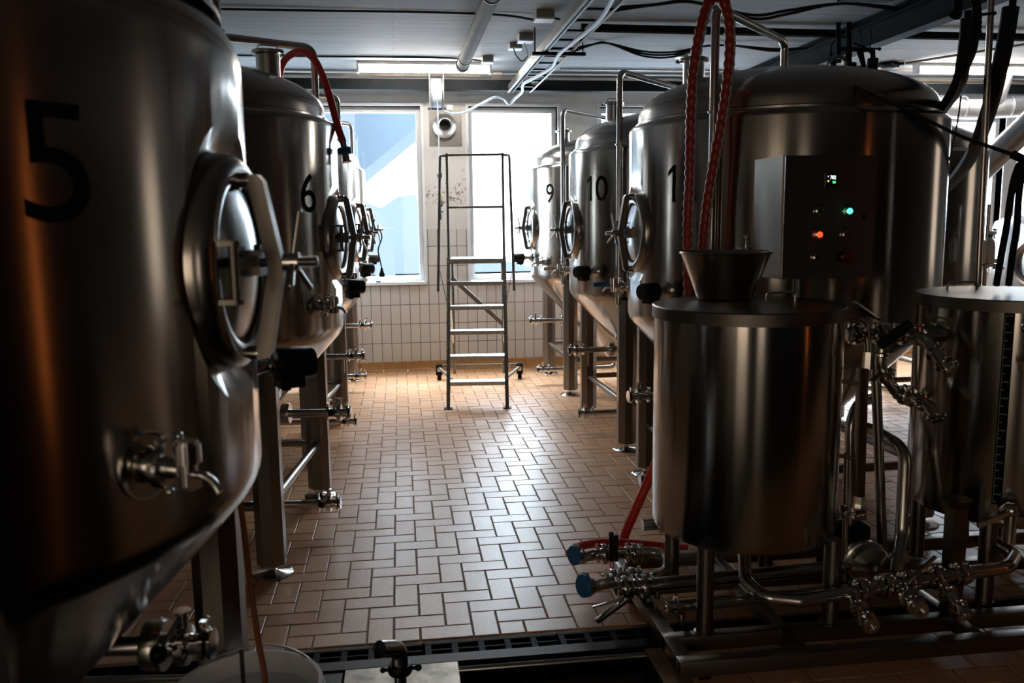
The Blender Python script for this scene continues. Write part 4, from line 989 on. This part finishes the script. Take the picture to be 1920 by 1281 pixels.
for (px, py, w_) in ((1533, 384, .018), (1588, 384, .024), (1532, 428, .016), (1584, 428, .018), (1529, 469, .020), (1584, 468, .026)):
    x, z = cbp(px, py); MB().box((x - w_ / 2, -.0052, z - .002), (x + w_ / 2, -.0042, z + .002)).obj('label_strip', 'black', CB)
sk(MB().box((1.655, 3.385, FZ1), (1.705, 3.435, 1.70)), 'post', 'leg', bevel=.004)

# skid pipework
PT = []
def spipe(pts, r, m='pipe', name='pipe', fil=.05, n=16):
    return sk(MB().tube([tuple(p) for p in pts], r, n=n, fil=fil), name, m)
def clampw(mb, c, d, r):
    d = Vector(d).normalized(); mb.lathe([(r, -.010), (r + .010, -.006), (r + .013, -.005), (r + .013, .005), (r + .010, .006), (r, .010)], o=c, d=d, n=22)
    x, y, _ = frame(d); u = y if abs(y.z) > abs(x.z) else x
    if u.z < 0: u = -u
    v = d.cross(u); c = Vector(c); mb.bar(c + u * r, c + u * (r + .022), .010, .010, d); mb.cyl(c + u * (r + .014) - v * .016, c + u * (r + .014) + v * .018, .003, n=8); mb.ball(c + u * (r + .014) + v * .020, .006, 8)
def bvalve(c, d, r, L=.06):
    """butterfly valve body centred at c along d"""
    mb = MB(); c = Vector(c); d = Vector(d).normalized()
    clampw(mb, c - d * L / 2, d, r); clampw(mb, c + d * L / 2, d, r)
    mb.cyl(c - d * L / 2, c + d * L / 2, r + .001, n=20); mb.lathe([(r, -.013), (r + .018, -.010), (r + .020, 0), (r + .018, .010), (r, .013)], o=c, d=d, n=24)
    return mb
# upper pair with the U bend (left end of the skid)
y1, y2, z1 = 3.42, 3.17, .21
sk(MB().tube([(2.0, 3.42, .245), (1.0, 3.42, .245)], .026, n=20), 'pipe', 'pipe'); mb = MB(); clampw(mb, (1.08, 3.42, .245), (1, 0, 0), .026); mb.cyl((1.08, 3.42, .27), (1.08, 3.42, .315), .006, n=8).box((1.065, 3.41, .31), (1.095, 3.43, .325)); sk(mb, 'clamp', 'polish')
ub = [at(1090, 1048, 3.30), at(1105, 1042, 3.34), at(1145, 1038, 3.36), at(1225, 1036, 3.38), at(1252, 1060, 3.28), at(1225, 1082, 3.16), at(1160, 1088, 3.12), at(1120, 1098, 3.05), at(1102, 1108, 2.98)]
uo = sk(MB().tube(smooth_path(ub[:3] + [at(1185, 1036, 3.38)] + [ub[3], at(1246, 1045, 3.34), ub[4], at(1246, 1073, 3.21), ub[5]] + [at(1190, 1086, 3.13)] + ub[6:], 5), .024, n=18), 'u_bend', 'pipe')
for (a, b_) in (((1132, 1039), 3.355), ((1188, 1037), 3.38)):
    sk(bvalve(at(*a, b_), (1, .05, 0), .024), 'valve', 'polish')
for (a, b_) in (((1150, 1087), 3.12), ((1185, 1084), 3.13)):
    sk(bvalve(at(*a, b_), (1, .1, .02), .024), 'valve', 'polish')
for px, py, YY, rr_ in ((1081, 1041, 3.30, .040), (1099, 1098, 2.97, .043)):
    c = at(px, py, YY); n_ = Vector((-.75, -.35, .1)).normalized()
    o = MB().lathe([(0, -.008), (rr_ - .003, -.008), (rr_, -.005), (rr_, .005), (rr_ - .003, .008), (0, .008)], o=c + n_ * .012, d=n_, n=36); cap = sk(o, 'blue_cap', 'blue')
    o = MB(); clampw(o, c, n_, .024); o.cyl(c, c - n_ * .03, .024, n=18); bmesh.ops.translate(o.bm, verts=o.bm.verts, vec=(-.90, -2.56, 0)); o.obj('clamp', 'polish', cap)
for i, (px, w_) in enumerate(((1146, .012), (1155, .010))):
    c = at(px, 1035, 3.28); sk(MB().box(c + Vector((-w_ / 2 - .003, -.008, -.04)), c + Vector((w_ / 2 + .003, .008, .085 - i * .012))), 'valve_handle', 'darksteel', bevel=.002)
# middle pipe and its end valve
c = at(1190, 1100, 3.02); zz = c.z
sk(MB().tube([(c.x, 3.02, zz), (1.9, 3.02, zz + .03)], .027, n=20), 'pipe', 'pipe')
sk(bvalve((c.x + .035, 3.02, zz), (1, 0, 0), .027), 'valve', 'polish'); sk(bvalve((c.x - .04, 3.02, zz - .001), (1, 0, 0), .027, .05), 'valve', 'polish')
h0 = (c.x - .02, 3.0, zz - .03); sk(MB().bar(h0, (c.x - .17, 2.93, zz - .085), .022, .014).bar(h0, (c.x - .17, 3.0, zz - .062), .010, .008), 'valve_handle', 'pipe', bevel=.002)
sk(MB().cyl((c.x + .09, 3.02, FZ1), (c.x + .09, 3.02, zz), .012, n=12), 'support', 'pipe')
# lower pipe
c = at(1246, 1150, 2.84); zz = c.z
sk(MB().tube([(c.x, 2.80, .17), (1.95, 2.80, .19)], .022, n=18), 'pipe', 'pipe')
mb = MB(); clampw(mb, (c.x + .03, 2.80, .17), (1, 0, 0), .022); mb.lathe([(.018, -.02), (.030, -.018), (.030, -.010), (.018, -.006)], o=(c.x + .01, 2.80, .17), d=(1, 0, 0), n=22, closed=True); e_ = sk(mb, 'pipe_end', 'polish')
sk(MB().cyl((c.x + .05, 2.80, FZ1), (c.x + .05, 2.80, .155), .013, n=12), 'support', 'pipe'); sk(MB().ball((c.x + .045, 2.768, .155), .009, 10), 'knob', 'red_off')
# front manifold
fm_ = [at(1396, 1040, 2.86), at(1397, 1088, 2.80), at(1432, 1120, 2.70), at(1500, 1127, 2.66), at(1620, 1106, 2.66), at(1740, 1085, 2.66), at(1890, 1064, 2.66), at(1905, 1040, 2.78), at(1850, 1008, 2.92), at(1842, 950, 2.92)]
sk(MB().tube(fm_, .0235, n=18, fil=.06), 'manifold', 'pipe')
for (px, py) in ((1612, 1107), (1660, 1099), (1702, 1092), (1752, 1083), (1800, 1076)): sk(bvalve(at(px, py, 2.66), (1, 0, .0), .0235, .045), 'valve', 'polish')
for (px, py, qx, qy) in ((1600, 1125, 1632, 1172), (1690, 1110, 1724, 1142), (1765, 1095, 1806, 1150)):
    p0, p1 = at(px, py, 2.64), at(qx, qy, 2.52); d = (p1 - p0).normalized(); mb = MB().cyl(p0, p1, .020, n=18)
    for f in (.35, .8): clampw(mb, p0.lerp(p1, f), d, .020)
    mb.lathe([(.014, 0), (.028, 0), (.030, .006), (.028, .012), (.014, .012)], o=p1, d=d, n=22, closed=True); o = sk(mb, 'branch_valve', 'polish')
sk(MB().bar(at(1700, 1092, 2.62), at(1754, 1044, 2.66), .012, .008), 'valve_handle', 'pipe')
# pump
pc = at(1628, 1060, 2.98)
pm_ = MB().lathe([(0, -.01), (.03, -.02), (.035, -.04), (.078, -.03), (.086, -.015), (.086, .0), (.094, .004), (.094, .014), (.086, .018), (.086, .05), (.05, .06), (0, .06)], o=pc, d=(.12, 1, 0), n=48)
pmo = sk(pm_, 'pump', 'pipe'); d = Vector((.12, 1, 0)).normalized()
mb = MB().cyl(pc + d * .06, pc + d * .30, .075, n=32).box(pc + d * .1 + Vector((-.05, 0, .06)), pc + d * .1 + Vector((.05, .10, .115))); bmesh.ops.translate(mb.bm, verts=mb.bm.verts, vec=(-.90, -2.56, 0)); mb.obj('pump_motor', 'beam', pmo)
mb = MB().torus(pc + d * .075, d, .085, .006, n=36, a0=R(200), a1=R(340)); bmesh.ops.translate(mb.bm, verts=mb.bm.verts, vec=(-.90, -2.56, 0)); mb.obj('pump_label', mat('orange_label', (.35, .13, .03), .5), pmo)
sk(MB().box(pc + Vector((-.07, .06, -.13)), pc + Vector((.08, .28, -.075))), 'pump_base', 'darksteel')
# sight glass assembly right of the tank
sk(MB().tube([at(1588, 598, 2.98), at(1622, 599, 2.98), at(1630, 690, 2.98)], .0125, n=14, fil=.05), 'pipe', 'pipe')
sk(MB().bar(at(1617, 690, 2.98), at(1610, 930, 2.98), .034, .034, (0, 1, 0)), 'sight_tube', 'leg', bevel=.003)
sk(MB().cyl(at(1628, 660, 2.98), at(1626, 692, 2.98), .019, n=6), 'tube_fitting', 'pipe'); sk(MB().cyl(at(1610, 930, 2.98), at(1608, 952, 2.98), .022, n=6), 'tube_fitting', 'pipe')
for a, b_ in (((1572, 714), (1612, 720)), ((1568, 854), (1610, 861))): sk(MB().cyl(at(*a, 3.0), at(*b_, 2.98), .0075, n=10), 'tube_bracket', 'pipe')
sk(MB().cyl(at(1588, 850, 3.02), at(1583, 1090, 3.02), .012, n=12), 'pipe', 'pipe')
q = at(1581, 965, 2.95); sk(MB().cyl(q + Vector((-.05, 0, 0)), q + Vector((.05, 0, 0)), .006, n=8).box(q + Vector((-.012, -.01, -.015)), q + Vector((.012, .01, .035))).box(q + Vector((.04, -.02, -.02)), q + Vector((.085, .02, .02))), 'drain_cock', 'polish', bevel=.002)
spipe([at(1590, 1085, 3.12), at(1596, 758, 3.12), at(1645, 745, 3.25)], .022, fil=.12)
spipe([at(1600, 795, 3.35), at(1640, 808, 3.2), at(1698, 842, 3.05), at(1690, 1000, 2.98), at(1680, 1075, 2.90)], .0245, fil=.09)
spipe([at(1640, 640, 3.1), at(1655, 1040, 3.1)], .0195); spipe([at(1722, 640, 3.12), at(1718, 900, 3.12)], .0195)
# valve cluster between the tanks
bp_ = [at(1586, 628, 3.0), at(1660, 626, 3.0), at(1845, 622, 2.95)]
spipe(bp_, .0225, fil=.0)
for px in (1605, 1650, 1690, 1735, 1775): sk(bvalve(at(px, 626, 3.0), (1, 0, 0), .0225, .05), 'valve', 'polish')
def branch(pts, r, ends, name='branch_pipe'):
    P = smooth_path([at(*p) for p in pts], 6); o = sk(MB().tube(P, r, n=16), name, 'pipe')
    for f in ends:
        i = int(f * (len(P) - 2)); mb = MB(); clampw(mb, P[i], P[i + 1] - P[i], r); bmesh.ops.translate(mb.bm, verts=mb.bm.verts, vec=(-.90, -2.56, 0)); mb.obj('clamp', 'polish', o)
    return o
branch([(1712, 628, 2.98), (1738, 640, 2.90), (1756, 665, 2.84), (1772, 685, 2.80), (1788, 697, 2.77)], .0225, (.1, .5, .75, .97))
branch([(1680, 738, 3.02), (1708, 746, 2.96), (1736, 757, 2.88), (1752, 775, 2.84), (1758, 790, 2.82)], .0225, (.15, .3, .5, .95))
branch([(1655, 640, 3.0), (1652, 690, 3.0), (1680, 735, 3.02)], .0215, (.3, .8))
sk(MB().bar(at(1600, 565, 2.92), at(1645, 596, 2.98), .014, .006), 'valve_handle', 'pipe'); sk(MB().bar(at(1604, 580, 2.95), at(1650, 600, 3.0), .012, .006), 'valve_handle', 'darksteel')
sk(MB().bar(at(1736, 591, 2.92), at(1784, 599, 2.9), .014, .006), 'valve_handle', 'pipe'); sk(MB().bar(at(1754, 605, 2.92), at(1780, 616, 2.92), .012, .006), 'valve_handle', 'pipe')
sk(MB().bar(at(1662, 660, 2.90), at(1683, 636, 2.96), .010, .005), 'valve_handle', 'polish')
g_ = sk(MB().cyl(at(1650, 648, 2.86), at(1706, 607, 2.86), .019, n=18), 'grip', 'rubber')
mb = MB().lathe([(.010, 0), (.020, .001), (.020, .006), (.010, .006)], o=at(1705.5, 607.5, 2.86), d=at(1706, 607, 2.86) - at(1650, 648, 2.86), n=18, closed=True); bmesh.ops.translate(mb.bm, verts=mb.bm.verts, vec=(-.90, -2.56, 0)); mb.obj('grip_ring', 'pipe', g_)
sk(MB().bar(at(1634, 715, 2.98), at(1658, 695, 2.98), .03, .004), 'bracket_plate', 'pipe')
# funnel topped post
q = at(1795, 935, 2.80)
sk(MB().box((q.x - .028, q.y - .028, FZ1), (q.x + .028, q.y + .028, q.z - .03)).lathe([(.0, -.035), (.034, -.032), (.052, 0), (0, 0)], o=q, n=28), 'post', 'leg')
spipe([at(1690, 1000, 3.3), at(1735, 930, 3.3)], .010, 'rubber', 'cable')

# ------------------------------------------------------------------ hoses
t = thing('red_hose', 'red hose looped over the pipe above the tank marked 6, ending in a blue nut', 'hose', (0, 0, 0))
hp = smooth_path([at(520, 175, 4.8), at(524, 140, 4.75), at(535, 112, 4.7), at(560, 97, 4.6), at(586, 108, 4.5), at(606, 145, 4.42), at(622, 195, 4.36), at(634, 240, 4.3), at(643, 266, 4.28)], 8)
MB().tube(hp, .0178, n=16).obj('hose', 'red', t)
p0 = at(643, 264, 4.28); p1 = at(650, 303, 4.27); d = (p1 - p0).normalized()
MB().cyl(p0, p0 + d * .05, .0155, n=18).lathe([(.012, .05), (.018, .08), (.018, .095), (.026, .10), (.026, .105), (0, .105)], o=p0, d=d, n=20).obj('hose_tail', 'pipe', t)
MB().lathe([(.012, .035), (.031, .035), (.033, .040), (.033, .060), (.031, .065), (.012, .065)], o=p0, d=d, n=24, closed=True).obj('blue_nut', 'blue', t)
t = thing('red_hose', 'smooth red hose lying in a loop on the tiles behind the skid valves', 'hose', (0, 0, 0))
hp = smooth_path([at(1244, 800, 3.9), at(1236, 850, 3.88), (at(1214, 905, 3.86)), at(1190, 960, 3.84), at(1172, 1003, 3.82), at(1160, 1050, 3.72), at(1152, 1075, 3.55)], 8)
hp[-1].z = max(hp[-1].z, .03)
MB().tube(hp, .022, n=16).obj('hose', 'red', t)
t = thing('red_hose', 'red hose with a blue cap curving left from under the lidded tank', 'hose', (0, 0, 0))
MB().tube(smooth_path([at(1290, 1030, 3.56), at(1240, 1025, 3.60), at(1190, 1020, 3.60), at(1130, 1018, 3.56), at(1085, 1025, 3.46), at(1068, 1038, 3.36)], 8), .019, n=16).obj('hose', 'red', t)
def ribbed(pts, r, lab):
    t = thing('ribbed_hose', lab, 'hose', (0, 0, 0), 0, 'red ribbed hoses')
    P = smooth_path(pts, 10)
    # resample evenly for the rings
    Q = [P[0]]; step = .011
    for p in P[1:]:
        while (p - Q[-1]).length > step: Q.append(Q[-1] + (p - Q[-1]).normalized() * step)
    MB().tube(Q, r, n=18, rf=lambda i: r * (1.0, 1.11, 1.0, .86)[i % 4]).obj('hose', 'redrib', t)
    Q2 = [q + Vector((.55, -.83, 0)).normalized() * (r * .86) for q in Q[6:-6]]
    MB().tube(Q2, r * .30, n=8).obj('printed_stripe', 'redtext', t)
    return t
ribbed([at(1343, -10, 3.74), at(1328, 8, 3.73), at(1314, 55, 3.70), at(1301, 130, 3.68), at(1296, 220, 3.66), at(1294, 330, 3.65), at(1290, 430, 3.65), at(1292, 560, 3.66)], .0235, 'left strand of the red ribbed hose slung over the pipe before tank 11')
ribbed([at(1343, -10, 3.74), at(1358, 6, 3.73), at(1368, 50, 3.71), at(1367, 120, 3.70), at(1356, 210, 3.69), at(1338, 310, 3.68), at(1324, 400, 3.67), at(1315, 500, 3.66)], .0235, 'right strand of the red ribbed hose slung over the pipe before tank 11')

# ------------------------------------------------------------------ hanging valves, black hoses, wires at the upper right
p = at(1583, 100, 4.7); q = at(1602, 100, 4.7)
t = thing('pipe_manifold', 'dark cluster of valves and handles hanging from the beam behind the dome of tank 11', 'valves', (p.x, p.y, 2.75))
def hv(mb, name, m='beam', **k):
    bmesh.ops.translate(mb.bm, verts=mb.bm.verts, vec=(-p.x, -p.y, -2.75)); return mb.obj(name, m, t, **k)
Yv = 4.7
def A(x, y, Y=Yv): return at(x, y, Y)
bx_ = MB().box((min(A(1572, 60).x, A(1640, 60).x), Yv - .03, 2.74), (max(A(1572, 60).x, A(1668, 60).x), Yv + .03, 2.78)); hv(bx_, 'hanger')
for (x0, y0, x1, y1, r) in ((1572, 42, 1573, 118, .013), (1592, 42, 1592, 92, .015), (1592, 92, 1590, 128, .018)):
    hv(MB().cyl(A(x0, y0), A(x1, y1), r, n=12), 'valve_body')
hv(MB().cyl(A(1573, 92), A(1636, 94), .012, n=12), 'cross_pipe')
hv(MB().cyl(A(1612, 95), A(1620, 126), .018, .012, n=12), 'strainer')
hv(MB().cyl(A(1636, 92), A(1637, 112), .014, n=12), 'valve_body')
for (pts) in (((1566, 76), (1559, 84), (1558, 102)), ((1600, 80), (1625, 90), (1649, 92))):
    mb = MB().tube([A(*q_) for q_ in pts], .005, n=8); mb.ball(A(*pts[-1]), .010, 8); hv(mb, 'valve_handle')
hv(MB().torus(A(1572, 121, 4.55), (.3, 1, .1), .040, .010, n=28), 'ring_handle', 'dome')
hv(MB().ball(A(1560, 118, 4.6), .026, 12), 'plug')
for (x, y, y2) in ((1596, 118, 150), (1637, 110, 145)):
    o = MB().cyl(A(x, y), A(x - 3, y2), .030, n=18).obj('pipe_insulation', 'rubber'); tag(o, 'short black insulated pipe dropping behind the dome of tank 11, %s' % ('nearer its middle' if x < 1600 else 'on the right'), 'pipe insulation', 'short black insulated drops')
for i, (a, b_) in enumerate((((1611, 50), (1624, 150)), ((1632, 52), (1630, 100)))):
    cable('wire', [A(*a), A((a[0] + b_[0]) / 2 + 1, (a[1] + b_[1]) / 2), A(*b_)], .004, 'cable', 'thin black wire hanging beside the valve cluster', group='thin hanging wires')
# second cluster at the top edge
t2 = thing('pipe_manifold', 'dark valves hanging at the top edge above the black hoses', 'valves', tuple(at(1800, 20, 3.3)))
c0 = at(1800, 20, 3.3)
def hv2(mb, name, m='beam', **k):
    bmesh.ops.translate(mb.bm, verts=mb.bm.verts, vec=-c0); return mb.obj(name, m, t2, **k)
hv2(MB().cyl(at(1797, -20, 3.3), at(1795, 22, 3.3), .018, n=14).cyl(at(1795, 22, 3.3), at(1790, 32, 3.3), .022, n=12), 'valve_body'); hv2(MB().cyl(at(1790, 25, 3.3), at(1783, 24, 3.3), .010, n=10), 'cap')
mb = MB(); P = [at(1824, -20, 3.3), at(1829, 0, 3.3), at(1832, 30, 3.3), at(1831, 65, 3.3)]
mb.tube(smooth_path(P, 8), .016, n=14, rf=lambda i: .016 + .003 * (i % 2)); hv2(mb, 'flexible_connector')
mb = MB().tube([at(1838, 28, 3.3), at(1852, 26, 3.28), at(1864, 25, 3.26)], .006, n=8); mb.ball(at(1865, 25, 3.26), .008, 8); hv2(mb, 'valve_handle')
hv2(MB().cyl(at(1815, 20, 3.3), at(1815, 40, 3.3), .014, n=12), 'hose_tail')
hv2(MB().cyl((c0.x, c0.y, at(1797, -20, 3.3).z), (c0.x, c0.y, 2.965), .014, n=10), 'supply_pipe')
cable('insulated_hose', [at(1815, 34, 3.3), at(1812, 75, 3.3), at(1806, 120, 3.3), at(1797, 158, 3.45), at(1778, 190, 3.8), at(1757, 216, 4.25), at(1735, 238, 4.7)], .0285, 'rubber', 'thick black insulated hose curving down onto tank 11, left of the upright pipe', 'hose', k=8)
cable('black_hose', [at(1831, 64, 3.3), at(1829, 85, 3.3), at(1822, 108, 3.31), at(1812, 130, 3.33)], .010, 'rubber', 'thin black hose joining the left insulated hose near the top edge', 'hose')
cable('insulated_hose', [at(1895, 14, 3.4), at(1888, 60, 3.4), at(1877, 115, 3.4), at(1863, 175, 3.5), at(1847, 228, 3.7), at(1825, 285, 4.0), at(1795, 330, 4.35), at(1762, 362, 4.8), at(1735, 380, 5.1)], .033, 'rubber', 'thick black insulated hose curving down behind the upright pipe at the right', 'hose', k=8)
pp = at(1897, 16, 3.4); cable('hose_tail', [pp, at(1900, -8, 3.4), (pp.x + .01, pp.y, 2.965)], .014, 'beam', 'dark pipe end feeding the right insulated hose at the top edge', 'pipe')
up_ = at(1838, 540, 3.42)
t = thing('upright_pipe', 'tall thin steel pipe rising to the ceiling beside the right lidded tank', 'pipe', (2.50, 3.40, .09))
MB().cyl((0, 0, 0), (-.055, 0, 2.88), .0135, n=14).obj('pipe', 'pipe', t)
cable('cable', [at(1572, 148, 3.80), at(1600, 162, 3.66), at(1640, 180, 3.55), at(1720, 216, 3.4), at(1800, 255, 3.2), at(1870, 280, 3.0), at(1905, 292, 2.9)], .0075, 'cable', 'black cable stretched from the dome of tank 11 down to the right edge')
t = thing('cable_connector', 'black cable connector at the end of the stretched cable', 'connector', tuple(at(1908, 294, 2.89)))
MB().cyl((-.02, 0, .008), (.03, 0, -.012), .016, n=12).obj('body', 'black', t); MB().cyl((.03, 0, -.012), (.05, 0, -.02), .008, n=10).obj('nut', 'darksteel', t)
cable('wire', [at(1802, 180, 3.6), at(1795, 230, 3.7), at(1780, 300, 3.9), at(1766, 345, 4.2)], .0035, 'cable', 'thin black wire running down the right shoulder of tank 11')
for i, (pts, nm) in enumerate((([(1925, 300), (1905, 325), (1895, 370), (1888, 420), (1878, 475), (1868, 535)], 'left'), ([(1935, 305), (1917, 330), (1910, 370), (1906, 430), (1898, 480), (1891, 535)], 'right'))):
    P = [at(x, y, 2.88 + .02 * i + .0006 * (y - 300)) for x, y in pts]
    P.insert(0, P[0] + Vector((.25, .1, .05)))
    cable('black_hose', P, .0125, 'rubber', '%s one of two slim black hoses hanging down behind the right lidded tank' % nm, 'hose', k=8)

# ducts and the tanks at the far right
t = thing('ventilation_duct', 'silver ventilation duct running under the ceiling along the right windows', 'duct', (4.4, 8.15, 2.62))
P = [(0, 0, 0), (.9, 0, 0), (1.4, .02, -.02), (2.2, 0, .03), (3.0, 0, .12), (4.15, 0, .16)]
MB().tube(smooth_path(P, 8), .10, n=28).obj('duct', 'ductm', t)
for x, r in ((.55, .106), (1.0, .108), (1.25, .108), (1.75, .106)):
    MB().torus((x, 0, -.0), (1, 0, 0), r - .006, .008, n=32).obj('duct_ring', 'ductm', t)
MB().tube(smooth_path([(1.55, 0, 0), (1.60, -.05, .12), (1.62, -.1, .33)], 6), .075, n=24).obj('branch', 'ductm', t)
t = thing('diagonal_duct', 'blurred silver duct slanting up across the far right window', 'duct', tuple(at(1850, 300, 6.9)))
o0 = at(1850, 300, 6.9)
MB().cyl(at(1812, 345, 6.9) - o0, at(1990, 175, 6.6) - o0, .105, n=28).obj('duct', 'ductm', t)
# small round tank with manway at the far right
cxx, cyy = 6.18, 7.1
t = thing('rounded_tank', 'smaller bright steel tank with a domed top at the far right edge', 'tank', (cxx, cyy, 0))
MB().lathe([(0, .45), (.3, .46), (.62, .56), (.70, .66), (.72, .76), (.72, 1.42), (.70, 1.48), (.60, 1.53), (.50, 1.545), (.50, 1.63), (.48, 1.655), (.38, 1.70), (.2, 1.74), (0, 1.75)], n=72).obj('shell', 'disc', t)
nz_ = MB().cyl((-.28, -.12, 1.70), (-.28, -.12, 1.80), .055, n=24).lathe([(0, 1.80), (.075, 1.80), (.075, 1.815), (0, 1.82)], o=(-.28, -.12, 0), n=24).obj('nozzle', 'pipe', t)
MB().torus((-.66, -.29, 1.13), (-.92, -.40, 0), .20, .025, n=40).obj('manway', 'disc', t)
for sx_ in (-1, 1):
    for sy_ in (-1, 1): MB().cyl((sx_ * .45, sy_ * .45, 0), (sx_ * .45, sy_ * .45, .7), .045, n=16).obj('leg', 'leg', t)
# spray bottles hanging on a rail by the tank behind
bp0 = at(1858, 500, 5.6)
rk = thing('bottle_rail', 'thin steel post with a rail for spray bottles, right of the tank behind tank 11', 'rail', (bp0.x, bp0.y + .06, 0))
MB().cyl((0, 0, 0), (0, 0, 1.62), .012, n=12).lathe([(0, 0), (.12, 0), (.12, .01), (0, .012)], n=24).obj('post', 'pipe', rk)
MB().box((-.10, -.06, bp0.z + .015), (.10, 0, bp0.z + .02)).obj('shelf', 'pipe', rk)
for i, (dx, dy) in enumerate(((.005, -.03), (-.065, -.03))):
    t = thing('spray_bottle', ('white spray bottle with blue trigger head beside the far tank', 'half hidden white spray bottle with blue head, left of the other bottle')[i], 'bottle', (bp0.x + dx, bp0.y + .06 + dy, bp0.z + .0205), R(20 + 40 * i))
    MB().lathe([(0, 0), (.032, 0), (.035, .004), (.035, .12), (.030, .15), (.014, .18), (.012, .19), (0, .19)], n=24).obj('bottle', 'bucketw', t)
    MB().cyl((0, 0, .188), (0, 0, .206), .015, n=16).obj('cap', 'blue', t)
    hd = MB().box((-.014, -.012, .206), (.05, .012, .23)).obj('spray_head', 'bucketw', t, bevel=.003)
    MB().box((.03, -.009, .232), (.055, .009, .245)).obj('nozzle', 'blue', hd); MB().bar((.035, 0, .21), (.045, 0, .175), .010, .006).obj('trigger', 'bucketw', hd)
# plug hanging from the farthest left door
c = at(708, 440, 7.7)
cable('looped_wire', [at(704, 432, 7.7), at(712, 432, 7.69), at(716, 445, 7.68), at(712, 458, 7.68), at(709, 470, 7.68), at(713, 490, 7.68), at(716, 505, 7.68)], .006, 'cable', 'black cord looped over the door handle of the farthest left tank', 'cord')
t = thing('power_plug', 'black power plug hanging from the cord before the left window', 'plug', tuple(at(716, 505, 7.68)))
MB().lathe([(0, .012), (.010, .012), (.016, -.02), (.026, -.04), (.027, -.065), (0, -.068)], n=18).obj('plug_body', 'black', t)
tag(MB().box((.30 - .55, WY - .028, .931), (.30 - .50, WY - .006, .945)).obj('sponge', 'blue', bevel=.003), 'tiny blue object lying on the left window sill', 'sponge')
